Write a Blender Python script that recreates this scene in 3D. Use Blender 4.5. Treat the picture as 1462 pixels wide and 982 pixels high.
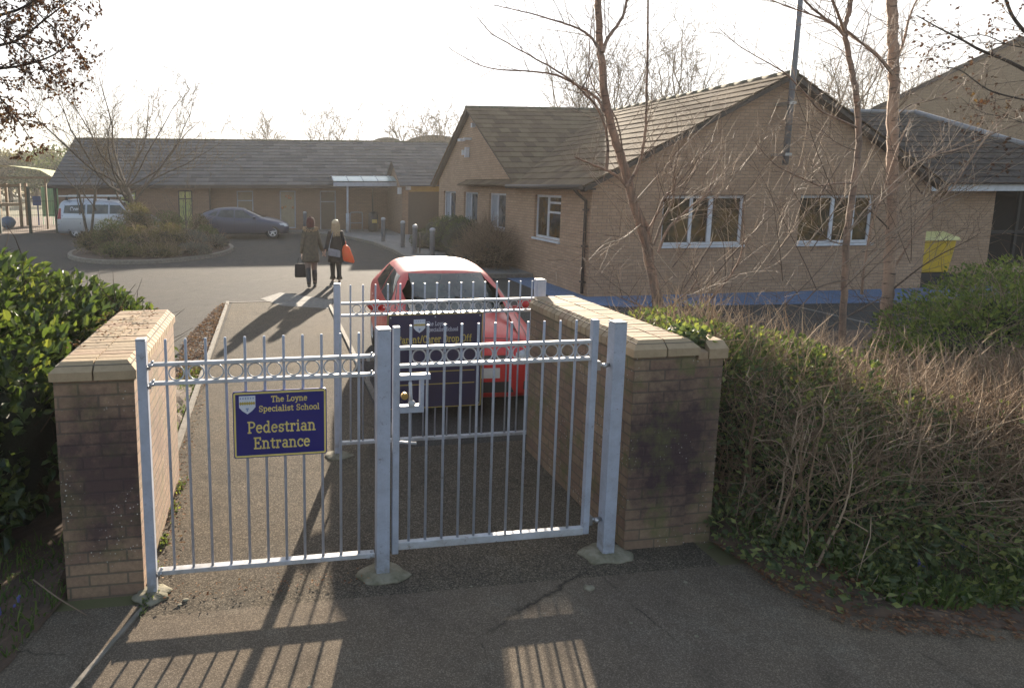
import bpy, bmesh, math, random
from mathutils import Vector, Matrix
from mathutils.bvhtree import BVHTree
from mathutils import noise as mnoise

# ---------------------------------------------------------------- camera, sky, sun, exposure
for o in list(bpy.data.objects): bpy.data.objects.remove(o)
scn = bpy.context.scene
COL = scn.collection
R = math.radians
FPX, CX, CY, HY, CAMH = 900.0, 515.0, 384.0, 262.0, 2.5
PITCH = math.atan((CY-HY)/FPX); YAW = R(8.15)
cam_d = bpy.data.cameras.new('camera'); cam = bpy.data.objects.new('camera', cam_d); COL.objects.link(cam)
cam.location = (0, 0, CAMH)
cam.rotation_euler = (math.pi/2-PITCH, 0, -YAW)
cam_d.sensor_width = 36; cam_d.sensor_fit = 'HORIZONTAL'
cam_d.lens = FPX/1462*36
cam_d.shift_x = (731-CX)/1462; cam_d.shift_y = -(491-CY)/1462
cam_d.clip_start = 0.05; cam_d.clip_end = 1500
scn.camera = cam

SUN_AZ, SUN_EL = R(16.0), R(15.0)     # azimuth from +Y towards +X
world = bpy.data.worlds.new('World'); scn.world = world; world.use_nodes = True
wn = world.node_tree.nodes; wl = world.node_tree.links
bg = wn['Background']
sky = wn.new('ShaderNodeTexSky'); sky.sky_type = 'NISHITA'; sky.sun_disc = False
sky.sun_elevation = SUN_EL; sky.sun_rotation = SUN_AZ
sky.air_density = 1.0; sky.dust_density = 4.0; sky.ozone_density = 1.0
# thin high cloud evens the sky out: compress its range, keep its hue
sepc = wn.new('ShaderNodeSeparateColor'); comb = wn.new('ShaderNodeCombineColor'); wl.new(sky.outputs[0], sepc.inputs[0])
for i_, k_ in enumerate((2.56, 2.62, 2.76)):
    ad = wn.new('ShaderNodeMath'); ad.operation = 'ADD'; ad.inputs[1].default_value = 2.2; wl.new(sepc.outputs[i_], ad.inputs[0])
    dv = wn.new('ShaderNodeMath'); dv.operation = 'DIVIDE'; wl.new(sepc.outputs[i_], dv.inputs[0]); wl.new(ad.outputs[0], dv.inputs[1])
    ml = wn.new('ShaderNodeMath'); ml.operation = 'MULTIPLY'; ml.inputs[1].default_value = k_; wl.new(dv.outputs[0], ml.inputs[0]); wl.new(ml.outputs[0], comb.inputs[i_])
wl.new(comb.outputs[0], bg.inputs[0]); bg.inputs[1].default_value = 0.15
sl = bpy.data.lights.new('sun', 'SUN'); sun = bpy.data.objects.new('sun', sl); COL.objects.link(sun)
sl.energy = 4.3; sl.angle = R(0.6); sl.color = (1.0, 0.87, 0.70)
sd = Vector((math.sin(SUN_AZ)*math.cos(SUN_EL), math.cos(SUN_AZ)*math.cos(SUN_EL), math.sin(SUN_EL)))
sun.rotation_euler = sd.to_track_quat('Z', 'Y').to_euler()
scn.view_settings.view_transform = 'Standard'; scn.view_settings.look = 'None'
scn.view_settings.exposure = 2.12; scn.view_settings.gamma = 1.0
scn.view_settings.use_curve_mapping = False
scn.cycles.use_denoising = True
scn.cycles.max_bounces = 6; scn.cycles.transparent_max_bounces = 8
scn.cycles.volume_bounces = 0

# pixel (1462 wide photo) -> world helpers, used only to read real positions off the photo
_cp, _sp, _ca, _sa = math.cos(PITCH), math.sin(PITCH), math.cos(YAW), math.sin(YAW)
def ray(x, y):
    u = (x-CX)/FPX; v = -(y-CY)/FPX
    fz = _cp+v*_sp; up = -_sp+v*_cp
    return Vector((u*_ca+fz*_sa, -u*_sa+fz*_ca, up))
def AY(x, y, Y):
    r = ray(x, y); t = Y/r.y
    return Vector((r.x*t, Y, CAMH+r.z*t))
def G(x, y, z=0.0):
    r = ray(x, y); t = (z-CAMH)/r.z
    return Vector((r.x*t, r.y*t, z))

# ---------------------------------------------------------------- mesh helpers
rnd = random.Random(7)
class MB:
    def __init__(s): s.v = []; s.f = []; s.m = []; s.sm = []; s.cuts = []
    def cut(s): s.cuts.append((len(s.v), len(s.f))); return s
    def add(s, vs, fs, mi=0, smooth=False):
        b = len(s.v); s.v.extend([tuple(v) for v in vs])
        for f in fs:
            s.f.append(tuple(b+i for i in f)); s.m.append(mi); s.sm.append(smooth)
        return s
    def box(s, x0, x1, y0, y1, z0, z1, mi=0):
        if x0 > x1: x0, x1 = x1, x0
        if y0 > y1: y0, y1 = y1, y0
        if z0 > z1: z0, z1 = z1, z0
        return s.add([(x0,y0,z0),(x1,y0,z0),(x1,y1,z0),(x0,y1,z0),(x0,y0,z1),(x1,y0,z1),(x1,y1,z1),(x0,y1,z1)],
              [(0,3,2,1),(4,5,6,7),(0,1,5,4),(1,2,6,5),(2,3,7,6),(3,0,4,7)], mi)
    def cbox(s, c, sx, sy, sz, mi=0):
        return s.box(c[0]-sx/2, c[0]+sx/2, c[1]-sy/2, c[1]+sy/2, c[2]-sz/2, c[2]+sz/2, mi)
    def prism(s, poly, axis, a, b, mi=0):
        """poly: 2d points; extruded along axis from a to b. axis 'x': (y,z); 'y': (x,z); 'z': (x,y)"""
        n = len(poly)
        def mk(p, t):
            return {'x': (t, p[0], p[1]), 'y': (p[0], t, p[1]), 'z': (p[0], p[1], t)}[axis]
        vs = [mk(p, a) for p in poly]+[mk(p, b) for p in poly]
        fs = [tuple(range(n))[::-1], tuple(range(n, 2*n))]
        fs += [(i, (i+1) % n, n+(i+1) % n, n+i) for i in range(n)]
        return s.add(vs, fs, mi)
    def tube(s, pts, rad, n=8, mi=0, caps=True, smooth=True, squash=None):
        pts = [Vector(p) for p in pts]
        if not hasattr(rad, '__len__'): rad = [rad]*len(pts)
        vs = []; up = None
        for i, p in enumerate(pts):
            d = (pts[min(i+1, len(pts)-1)]-pts[max(i-1, 0)])
            if d.length < 1e-9: d = Vector((0,0,1))
            d.normalize()
            if up is None:
                up = Vector((1,0,0)) if abs(d.x) < 0.8 else Vector((0,1,0))
            a = up-d*up.dot(d)
            if a.length < 1e-6: a = Vector((0,1,0))-d*d.y
            a.normalize(); b = d.cross(a); up = a
            for k in range(n):
                t = 2*math.pi*k/n
                vs.append(p+(a*math.cos(t)+b*math.sin(t))*rad[i])
        fs = []
        for i in range(len(pts)-1):
            for k in range(n):
                k2 = (k+1) % n
                fs.append((i*n+k, i*n+k2, (i+1)*n+k2, (i+1)*n+k))
        s.add(vs, fs, mi, smooth)
        if caps:
            b = len(s.v)-len(vs); m = len(pts)-1
            s.f.append(tuple(b+k for k in range(n))[::-1]); s.m.append(mi); s.sm.append(False)
            s.f.append(tuple(b+m*n+k for k in range(n))); s.m.append(mi); s.sm.append(False)
        return s
    def rings(s, rings, mi=0, smooth=True, cap=True):
        n = len(rings[0]); vs = [p for r in rings for p in r]; fs = []
        for i in range(len(rings)-1):
            for k in range(n):
                k2 = (k+1) % n
                fs.append((i*n+k, i*n+k2, (i+1)*n+k2, (i+1)*n+k))
        if cap: fs += [tuple(range(n))[::-1], tuple(range((len(rings)-1)*n, len(rings)*n))]
        return s.add(vs, fs, mi, smooth)
    def lathe(s, prof, c, n=16, mi=0):
        rings = [[(c[0]+r*math.cos(2*math.pi*k/n), c[1]+r*math.sin(2*math.pi*k/n), c[2]+z) for k in range(n)] for r, z in prof]
        return s.rings(rings, mi)
    def disc_y(s, c, r, d, n=20, mi=0):
        """cylinder with its axis along y"""
        rings = [[(c[0]+r*math.cos(2*math.pi*k/n), c[1]+t, c[2]+r*math.sin(2*math.pi*k/n)) for k in range(n)] for t in (-d/2, d/2)]
        return s.rings(rings, mi, smooth=False)
    def torus_y(s, c, r, t, n=18, m=6, mi=0):
        rings = []
        for i in range(n):
            a = 2*math.pi*i/n
            rings.append([(c[0]+(r+t*math.cos(b))*math.cos(a), c[1]+t*math.sin(b), c[2]+(r+t*math.cos(b))*math.sin(a)) for b in [2*math.pi*k/m for k in range(m)]])
        vs = [p for r_ in rings for p in r_]; fs = []
        for i in range(n):
            for k in range(m):
                k2 = (k+1) % m; i2 = (i+1) % n
                fs.append((i*m+k, i*m+k2, i2*m+k2, i2*m+k))
        return s.add(vs, fs, mi, True)
    def ico(s, c, r, sub=1, jitter=0.0, mi=0, smooth=True, flat=1.0):
        bm = bmesh.new(); bmesh.ops.create_icosphere(bm, subdivisions=sub, radius=1.0)
        rr = r if hasattr(r, '__len__') else (r, r, r)
        vs = []
        for v in bm.verts:
            k = 1+jitter*mnoise.noise(v.co*2.3+Vector(c))
            vs.append((c[0]+v.co.x*rr[0]*k, c[1]+v.co.y*rr[1]*k, c[2]+v.co.z*rr[2]*k))
        fs = [tuple(v.index for v in f.verts) for f in bm.faces]
        bm.free()
        return s.add(vs, fs, mi, smooth)

LAST = []
def obj(name, mb, mats, parent=None, loc=None):
    global LAST
    if mb.cuts:
        cs = [(0,0)]+[c for c in mb.cuts if c[1] < len(mb.f)]+[(len(mb.v), len(mb.f))]; outs = []
        for (a, fa), (b, fb) in zip(cs[:-1], cs[1:]):
            q = MB(); q.v = mb.v[a:b]; q.f = [tuple(i-a for i in f) for f in mb.f[fa:fb]]; q.m = mb.m[fa:fb]; q.sm = mb.sm[fa:fb]
            outs.append(obj(name, q, mats, parent, loc))
        LAST = outs; return outs[0]
    me = bpy.data.meshes.new(name)
    me.from_pydata(mb.v, [], mb.f)
    if not isinstance(mats, (list, tuple)): mats = [mats]
    for m in mats: me.materials.append(m)
    me.polygons.foreach_set('material_index', mb.m)
    me.polygons.foreach_set('use_smooth', mb.sm)
    me.update()
    o = bpy.data.objects.new(name, me); COL.objects.link(o)
    if parent is not None:
        o.parent = parent
        if parent.type == 'EMPTY': o.location = -parent.location
    if loc is not None: o.location = loc
    return o
def tag(o, label=None, cat=None, group=None, kind=None):
    if label: o['label'] = label
    if cat: o['category'] = cat
    if group: o['group'] = group
    if kind: o['kind'] = kind
    return o
def thing(name, label, cat, loc=(0,0,0), group=None):
    o = bpy.data.objects.new(name, None); COL.objects.link(o); o.location = loc
    o.empty_display_size = 0.2
    return tag(o, label, cat, group)
def struct(name, mb, mats): return tag(obj(name, mb, mats), kind='structure')
def bevel(o, w=0.004, seg=2):
    if len(LAST) > 1 and o is LAST[0]:
        for q in LAST[1:]: bevel(q, w, seg)
    m = o.modifiers.new('bevel', 'BEVEL'); m.width = w; m.segments = seg; m.limit_method = 'ANGLE'; return o
def dup(root, loc, rotz=None, label=None, group=None):
    r = root.copy(); COL.objects.link(r); r.location = loc
    if rotz is not None: r.rotation_euler = (0, 0, rotz)
    if label: r['label'] = label
    if group: r['group'] = group
    for ch in list(root.children):
        c = ch.copy(); COL.objects.link(c); c.parent = r
        for g in ch.children:
            d = g.copy(); COL.objects.link(d); d.parent = c
    return r

# ---------------------------------------------------------------- materials
class NT:
    def __init__(s, name):
        s.mat = bpy.data.materials.new(name); s.mat.use_nodes = True
        s.t = s.mat.node_tree; s.n = s.t.nodes; s.b = s.n['Principled BSDF']; s.out = s.n['Material Output']
    def node(s, typ, **kw):
        n = s.n.new(typ)
        for k, v in kw.items():
            if k.startswith('i_'):
                key = k[2:]; key = int(key) if key.isdigit() else key.replace('_', ' ')
                if isinstance(v, bpy.types.NodeSocket): s.t.links.new(v, n.inputs[key])
                else: n.inputs[key].default_value = v
            else: setattr(n, k, v)
        return n
    def link(s, a, b): s.t.links.new(a, b)
    def set(s, key, v):
        if isinstance(v, bpy.types.NodeSocket): s.link(v, s.b.inputs[key])
        else: s.b.inputs[key].default_value = v
    def pos(s): return s.node('ShaderNodeNewGeometry').outputs['Position']
    def noise(s, scale, detail=4, rough=0.6, vec=None, out='Fac'):
        n = s.node('ShaderNodeTexNoise', i_Scale=scale, i_Detail=detail, i_Roughness=rough)
        s.link(vec if vec is not None else s.pos(), n.inputs['Vector'])
        return n.outputs[out]
    def ramp(s, fac, stops):
        r = s.node('ShaderNodeValToRGB'); s.link(fac, r.inputs[0])
        e = r.color_ramp.elements
        while len(e) < len(stops): e.new(0.5)
        for i, (p, c) in enumerate(stops):
            e[i].position = p; e[i].color = (*c, 1) if len(c) == 3 else c
        return r.outputs[0]
    def mix(s, fac, a, b, mode='MIX'):
        n = s.node('ShaderNodeMix', data_type='RGBA', blend_type=mode)
        for k, v in ((0, fac), (6, a), (7, b)):
            if isinstance(v, bpy.types.NodeSocket): s.link(v, n.inputs[k])
            else: n.inputs[k].default_value = v if k == 0 else ((*v, 1) if len(v) == 3 else v)
        return n.outputs[2]
    def math(s, op, a, b=0.0):
        n = s.node('ShaderNodeMath', operation=op)
        for k, v in ((0, a), (1, b)):
            if isinstance(v, bpy.types.NodeSocket): s.link(v, n.inputs[k])
            else: n.inputs[k].default_value = v
        return n.outputs[0]
    def bump(s, h, strength=0.3, dist=0.01):
        n = s.node('ShaderNodeBump', i_Strength=strength, i_Distance=dist); s.link(h, n.inputs['Height'])
        s.link(n.outputs[0], s.b.inputs['Normal'])
def g3(v): return (v, v, v)
def simple(name, c, rough=0.6, metal=0.0, c2=None, scale=8, bump=0.0, bscale=40, coat=0.0, spec=None, emit=None):
    m = NT(name)
    if c2 is None: c2 = tuple(x*0.82 for x in c)
    m.set('Base Color', m.mix(m.ramp(m.noise(scale), [(0.35, g3(0)), (0.65, g3(1))]), c, c2))
    m.set('Roughness', rough); m.set('Metallic', metal)
    if coat: m.set('Coat Weight', coat); m.set('Coat Roughness', 0.08)
    if spec is not None: m.set('Specular IOR Level', spec)
    if bump: m.bump(m.noise(bscale), bump, 0.01)
    return m.mat
def brick(name, c1, c2, mortar, blot=None, stain=0.0, specks=0.0, moss=0.0, off=0.0, bumpy=0.6, w=0.225, h=0.075):
    m = NT(name)
    geo = m.node('ShaderNodeNewGeometry')
    sp = m.node('ShaderNodeSeparateXYZ', i_0=geo.outputs['Position'])
    sn = m.node('ShaderNodeSeparateXYZ', i_0=geo.outputs['True Normal'])
    isx = m.math('GREATER_THAN', m.math('ABSOLUTE', sn.outputs[0]), 0.5)
    u = m.math('ADD', m.math('MULTIPLY', sp.outputs[1], isx), m.math('MULTIPLY', sp.outputs[0], m.math('SUBTRACT', 1.0, isx)))
    cv = m.node('ShaderNodeCombineXYZ', i_0=u, i_1=m.math('ADD', sp.outputs[2], off), i_2=0.0)
    # slight wobble so the courses are not ruler straight
    wob = m.noise(3.0, 2, out='Color'); wv = m.node('ShaderNodeVectorMath', operation='MULTIPLY_ADD')
    m.link(wob, wv.inputs[0]); wv.inputs[1].default_value = (0.008, 0.008, 0); m.link(cv.outputs[0], wv.inputs[2])
    bt = m.node('ShaderNodeTexBrick', offset=0.5, i_Scale=1.0, i_2=(*c2, 1))
    m.link(wv.outputs[0], bt.inputs['Vector'])
    bt.inputs['Color1'].default_value = (*c1, 1); bt.inputs['Color2'].default_value = (*c2, 1)
    bt.inputs['Mortar'].default_value = (*mortar, 1); bt.inputs['Mortar Size'].default_value = 0.007
    bt.inputs['Mortar Smooth'].default_value = 0.25; bt.inputs['Bias'].default_value = -0.1
    bt.inputs['Brick Width'].default_value = w; bt.inputs['Row Height'].default_value = h
    col = bt.outputs['Color']
    n1 = m.noise(1.3, 5); n2 = m.noise(35, 4)
    col = m.mix(m.ramp(n2, [(0.3, g3(0.0)), (0.75, g3(0.55))]), col, tuple(x*0.55 for x in c2))
    col = m.mix(m.ramp(n1, [(0.35, g3(0)), (0.7, g3(0.35))]), col, tuple(x*0.6 for x in c1))
    if stain:
        st = m.noise(2.4, 6, 0.65)
        zz = m.ramp(sp.outputs[2], [(0.0, g3(0.5)), (0.35, g3(0.75)), (0.9, g3(1.0)), (1.0, g3(0.6))])
        f = m.math('MULTIPLY', m.math('MULTIPLY', m.ramp(st, [(0.38, g3(0)), (0.62, g3(1))]), zz), stain)
        col = m.mix(f, col, (0.045, 0.028, 0.030))
    if blot:
        dx = m.math('DIVIDE', m.math('SUBTRACT', u, blot[0]), blot[2]); dz = m.math('DIVIDE', m.math('SUBTRACT', sp.outputs[2], blot[1]), blot[3])
        rr = m.math('ADD', m.math('MULTIPLY', dx, dx), m.math('MULTIPLY', dz, dz))
        rr = m.math('ADD', rr, m.math('MULTIPLY', m.math('SUBTRACT', m.noise(5.5, 7, 0.75), 0.5), 2.4))
        col = m.mix(m.math('MULTIPLY', m.ramp(rr, [(0.15, g3(1)), (0.95, g3(0))]), blot[4]), col, (0.040, 0.022, 0.026))
    if moss:
        f = m.math('MULTIPLY', m.ramp(m.noise(4.5, 6, 0.7), [(0.5, g3(0)), (0.66, g3(1))]), moss)
        col = m.mix(f, col, (0.10, 0.105, 0.035))
    if specks:
        v = m.node('ShaderNodeTexVoronoi', i_Scale=38.0); m.link(geo.outputs['Position'], v.inputs['Vector'])
        sel = m.ramp(m.noise(2.2, 2), [(0.5, g3(0)), (0.6, g3(1))])
        f = m.math('MULTIPLY', m.ramp(v.outputs['Distance'], [(0.10, g3(1)), (0.2, g3(0))]), sel)
        col = m.mix(m.math('MULTIPLY', f, specks), col, (0.62, 0.6, 0.55))
    m.set('Base Color', col); m.set('Roughness', 0.9)
    hgt = m.math('ADD', m.math('MULTIPLY', bt.outputs['Fac'], -1.0), m.math('MULTIPLY', n2, 0.35))
    m.bump(hgt, bumpy, 0.008)
    return m.mat
def island(name, stops, rough=0.8, nscale=20, bump=0.0, transl=0.0, dark=0.6, spec=0.3):
    m = NT(name)
    geo = m.node('ShaderNodeNewGeometry')
    col = m.ramp(geo.outputs['Random Per Island'], stops)
    n = m.noise(nscale, 4)
    col = m.mix(m.ramp(n, [(0.3, g3(0)), (0.75, g3(0.6))]), col, m.mix(1.0, col, g3(dark), 'MULTIPLY'))
    m.set('Base Color', col); m.set('Roughness', rough); m.set('Specular IOR Level', spec)
    if bump: m.bump(n, bump, 0.01)
    if transl:
        tr = m.node('ShaderNodeBsdfTranslucent')
        tc = m.mix(1.0, col, (1.5, 1.5, 0.7), 'MULTIPLY')
        m.link(tc, tr.inputs[0])
        mx = m.node('ShaderNodeMixShader', i_0=transl)
        m.link(m.b.outputs[0], mx.inputs[1]); m.link(tr.outputs[0], mx.inputs[2]); m.link(mx.outputs[0], m.out.inputs[0])
    return m.mat
def asphalt(name, c, scale=260, grain=0.5, patch=0.35, warm=(0.09, 0.075, 0.055), worn=None, bump=0.5, crack=0.0):
    m = NT(name); p = m.pos()
    v = m.node('ShaderNodeTexVoronoi', i_Scale=scale); m.link(p, v.inputs['Vector'])
    sv = m.node('ShaderNodeSeparateColor', i_0=v.outputs['Color'])
    g = m.ramp(sv.outputs[0], [(0.0, g3(1-grain)), (0.7, g3(1.0)), (1.0, g3(1+grain*1.6))])
    base = m.mix(m.ramp(m.noise(0.55, 6, 0.65), [(0.35, g3(0)), (0.68, g3(patch))]), c, warm)
    base = m.mix(m.ramp(m.noise(5, 5, 0.7), [(0.42, g3(0)), (0.75, g3(0.45))]), base, tuple(x*0.6 for x in c))
    if worn: base = m.mix(m.ramp(m.noise(1.9, 7, 0.75), [(0.52, g3(0)), (0.72, g3(0.5))]), base, worn)
    if crack:
        wv = m.node('ShaderNodeVectorMath', operation='MULTIPLY_ADD'); m.link(m.noise(6, 4, out='Color'), wv.inputs[0]); wv.inputs[1].default_value = (.12,.12,0); m.link(p, wv.inputs[2])
        v2 = m.node('ShaderNodeTexVoronoi', feature='DISTANCE_TO_EDGE', i_Scale=0.75); m.link(wv.outputs[0], v2.inputs['Vector'])
        cm_ = m.math('MULTIPLY', m.ramp(v2.outputs['Distance'], [(0.0, g3(1)), (0.006, g3(0))]), m.ramp(m.noise(0.9, 3), [(0.48, g3(0)), (0.58, g3(crack))]))
        base = m.mix(cm_, base, (0.02, 0.018, 0.015))
        # dark damp blotches and gum spots
        base = m.mix(m.ramp(m.noise(2.6, 3, 0.5), [(0.60, g3(0)), (0.68, g3(0.35))]), base, tuple(x*0.5 for x in c))
        v3 = m.node('ShaderNodeTexVoronoi', i_Scale=7.0); m.link(p, v3.inputs['Vector'])
        s3 = m.node('ShaderNodeSeparateColor', i_0=v3.outputs['Color'])
        base = m.mix(m.math('MULTIPLY', m.ramp(v3.outputs['Distance'], [(0.05, g3(1)), (0.09, g3(0))]), m.ramp(s3.outputs[0], [(0.80, g3(0)), (0.82, g3(0.5))])), base, (0.17, 0.16, 0.145))
    m.set('Base Color', m.mix(1.0, base, g, 'MULTIPLY')); m.set('Roughness', 0.95); m.set('Specular IOR Level', 0.12)
    m.bump(m.math('ADD', sv.outputs[0], m.noise(30, 4)), bump, 0.004)
    return m.mat

def weathered(name, c, c2, amt=0.6):
    m = NT(name)
    col = m.mix(m.ramp(m.noise(9, 6, 0.7), [(0.35, g3(0)), (0.65, g3(1))]), c, c2)
    col = m.mix(m.math('MULTIPLY', m.ramp(m.noise(22, 6, 0.7), [(0.60, g3(0)), (0.70, g3(1))]), amt), col, (0.13, 0.10, 0.075))
    col = m.mix(m.ramp(m.noise(60, 3, 0.6), [(0.70, g3(0)), (0.76, g3(1))]), col, (0.16, 0.07, 0.03))
    z = m.node('ShaderNodeSeparateXYZ', i_0=m.pos()).outputs[2]
    low = m.math('MULTIPLY', m.ramp(z, [(0.03, g3(1)), (0.22, g3(0))]), m.ramp(m.noise(14, 5), [(0.4, g3(0)), (0.6, g3(.7))]))
    col = m.mix(low, col, (0.15, 0.13, 0.09))
    m.set('Base Color', col); m.set('Roughness', m.ramp(m.noise(12, 4), [(0.3, g3(0.38)), (0.7, g3(0.62))])); m.bump(m.noise(70, 4), 0.12, 0.004)
    return m.mat
MAT = {}
MAT['soil'] = simple('soil', (0.12, 0.075, 0.05), 0.95, c2=(0.07, 0.048, 0.034), scale=9, bump=0.9, bscale=25)
MAT['field'] = simple('field', (0.10, 0.11, 0.04), 0.95, c2=(0.12, 0.085, 0.05), scale=0.6, bump=0.5, bscale=12)
MAT['asphalt'] = asphalt('asphalt_car_park', (0.064, 0.060, 0.057), 120, 0.35, 0.5, (0.080, 0.070, 0.057), worn=(0.098, 0.090, 0.079), crack=0.5)
MAT['path'] = asphalt('asphalt_footpath', (0.094, 0.079, 0.062), 150, 0.55, 0.6, (0.135, 0.104, 0.068), worn=(0.12,0.105,0.083), bump=0.6, crack=0.4)
MAT['front'] = asphalt('asphalt_pavement', (0.122, 0.098, 0.076), 200, 0.35, 0.7, (0.165, 0.128, 0.088), worn=(0.16, 0.14, 0.11), bump=0.35, crack=0.8)
MAT['pave'] = simple('paving', (0.19, 0.18, 0.17), 0.9, c2=(0.14, 0.13, 0.12), scale=3, bump=0.3)
MAT['blue'] = asphalt('blue_surface', (0.13, 0.19, 0.31), 120, 0.3, 0.5, (0.14, 0.17, 0.23), worn=(0.16, 0.17, 0.20))
MAT['kerb'] = simple('kerb_concrete', (0.20, 0.175, 0.145), 0.9, c2=(0.13, 0.115, 0.09), scale=14, bump=0.5)
MAT['concrete'] = simple('footing_concrete', (0.235, 0.21, 0.155), 0.95, c2=(0.11, 0.10, 0.06), scale=11, bump=1.0, bscale=22)
MAT['whiteline'] = simple('road_paint', (0.17, 0.16, 0.14), 0.9, c2=(0.10, 0.095, 0.085), scale=14)
MAT['gate'] = weathered('gate_paint', (0.37, 0.395, 0.47), (0.30, 0.32, 0.37))
MAT['gatepale'] = weathered('gate_rail_paint', (0.46, 0.465, 0.50), (0.34, 0.335, 0.33), 0.9)
MAT['steel'] = simple('bolt_steel', (0.42, 0.42, 0.43), 0.35, 0.8)
MAT['brass'] = simple('brass', (0.55, 0.38, 0.14), 0.35, 0.8)
MAT['wallbrick'] = brick('brick_gate_wall', (0.33, 0.215, 0.135), (0.24, 0.145, 0.10), (0.15, 0.12, 0.085), blot=(-1.0, 0.75, .38, .6, .85), stain=0.35, specks=0.8, moss=0.35, bumpy=0.9)
MAT['wallbrick_dark'] = brick('brick_gate_wall_stained', (0.29, 0.20, 0.125), (0.22, 0.13, 0.09), (0.13, 0.105, 0.075), blot=(2.68, 0.75, .44, .62, .96), stain=0.45, specks=0.6, moss=0.7, bumpy=0.9)
MAT['coping'] = island('coping_brick', [(0.0, (0.27, 0.20, 0.13)), (0.5, (0.37, 0.275, 0.17)), (1.0, (0.32, 0.215, 0.14))], 0.85, 30, 0.4, dark=0.7)
MAT['coping_end'] = simple('mortar', (0.17, 0.14, 0.11), 0.95, bump=0.5)
MAT['schoolbrick'] = brick('brick_school', (0.53, 0.35, 0.225), (0.41, 0.26, 0.16), (0.22, 0.17, 0.13), bumpy=0.6, specks=0.0, stain=0.12)
MAT['farbrick'] = brick('brick_far', (0.29, 0.185, 0.125), (0.235, 0.15, 0.10), (0.15, 0.11, 0.08), bumpy=0.3)
MAT['bigbrick'] = brick('brick_big_house', (0.36, 0.25, 0.15), (0.29, 0.195, 0.115), (0.2, 0.15, 0.1), bumpy=0.4)
MAT['tile'] = island('roof_tile_brown', [(0.0, (0.12, 0.085, 0.06)), (0.5, (0.16, 0.115, 0.075)), (1.0, (0.19, 0.14, 0.09))], 0.95, 9, 0.5, dark=0.65, spec=0.08)
MAT['slate'] = island('roof_tile_grey', [(0.0, (0.085, 0.083, 0.085)), (0.5, (0.115, 0.11, 0.11)), (1.0, (0.14, 0.13, 0.13))], 0.9, 6, 0.4, dark=0.7, spec=0.1)
MAT['ridge'] = simple('ridge_tile', (0.13, 0.10, 0.075), 0.85, c2=(0.09, 0.09, 0.05), scale=6, bump=0.3)
MAT['fascia_dark'] = simple('fascia_brown', (0.05, 0.035, 0.028), 0.6)
MAT['upvc'] = simple('window_frame_white', (0.62, 0.63, 0.66), 0.4, c2=(0.5, 0.51, 0.54), scale=5)
MAT['greyframe'] = simple('window_frame_grey', (0.36, 0.38, 0.43), 0.45)
MAT['glass'] = None
def glass(name, c, c2, scale=1.5, rough=0.04):
    m = NT(name)
    m.set('Base Color', m.mix(m.ramp(m.noise(scale, 3), [(0.4, g3(0)), (0.6, g3(1))]), c, c2))
    m.set('Roughness', rough); m.set('Specular IOR Level', 0.6)
    return m.mat
MAT['glass'] = glass('window_glass', (0.035, 0.028, 0.02), (0.11, 0.065, 0.025), 3.0)
MAT['glassA'] = glass('window_glass_blind', (0.05, 0.05, 0.05), (0.16, 0.16, 0.165), 2.0)
MAT['carglass'] = glass('car_glass', (0.018, 0.024, 0.024), (0.05, 0.062, 0.055), 3.0, 0.06)
MAT['blind'] = simple('window_blind', (0.34, 0.36, 0.40), 0.7)
MAT['winyellow'] = glass('window_painted_garden_light', (0.50, 0.52, 0.20), (0.36, 0.40, 0.18), 3.0)  # opaque pane, garden light showing through is painted as its colour
MAT['black'] = simple('black_plastic', (0.018, 0.018, 0.020), 0.5)
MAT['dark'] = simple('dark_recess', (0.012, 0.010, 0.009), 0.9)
MAT['door'] = simple('dark_door', (0.05, 0.04, 0.032), 0.5)
MAT['navy'] = simple('sign_navy', (0.012, 0.012, 0.15), 0.35, c2=(0.010, 0.011, 0.12), scale=3)
MAT['navyold'] = simple('sign_navy_dull', (0.020, 0.014, 0.052), 0.5, c2=(0.028, 0.018, 0.045), scale=4)
MAT['gold'] = simple('sign_yellow', (0.66, 0.53, 0.15), 0.5)
MAT['golddull'] = simple('sign_yellow_dull', (0.42, 0.32, 0.07), 0.55)
MAT['crest'] = simple('crest_white', (0.60, 0.62, 0.68), 0.5)
MAT['crestblue'] = simple('crest_blue', (0.20, 0.27, 0.45), 0.5)
MAT['lettergrey'] = simple('letter_grey', (0.40, 0.40, 0.46), 0.5)

# ---------------------------------------------------------------- ground
def sheet(name, poly, z, m, th=0.0):
    mb = MB(); n = len(poly)
    mb.add([(p[0], p[1], z) for p in poly], [tuple(range(n))])
    return struct(name, mb, m)
sheet('ground', [(-150,-20),(170,-20),(170,170),(-150,170)], -0.012, MAT['field'])
sheet('car_park', [(-40,4.2),(40,4.2),(40,60),(-11.6,60),(-11.6,33.8),(-40,33.8)], 0.0, MAT['asphalt'])
sheet('pavement', [(-14,-9),(14,-9),(14,3.30),(2.9,3.48),(-0.82,3.50),(-0.82,3.62),(-14,3.62)], 0.008, MAT['front'])
sheet('footpath', [(-0.82,3.50),(2.9,3.48),(2.9,5.62),(1.12,5.62),(1.15,12.9),(1.28,13.28),(-0.83,13.35),(-0.90,5.6)], 0.0045, MAT['path'])
mb = MB(); mb.add([(p.x, p.y, 0.0085) for p in [G(372,427),G(400,418),G(476,429),G(471,441),G(402,437)]], [(0,1,2,3,4)])
struct('worn_road_paint', mb, MAT['whiteline'])
mb = MB(); mb.box(-0.95,-0.895,5.3,13.35,-0.01,0.045); mb.box(1.15,1.21,5.75,12.9,-0.01,0.03); mb.box(-0.895,1.3,13.35,13.41,-0.01,0.012)
mb.box(1.22,3.3,8.6,8.66,-0.01,0.007)
struct('path_kerb', mb, MAT['kerb'])
mb = MB(); a, b = G(207,868), G(96,995)
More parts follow.
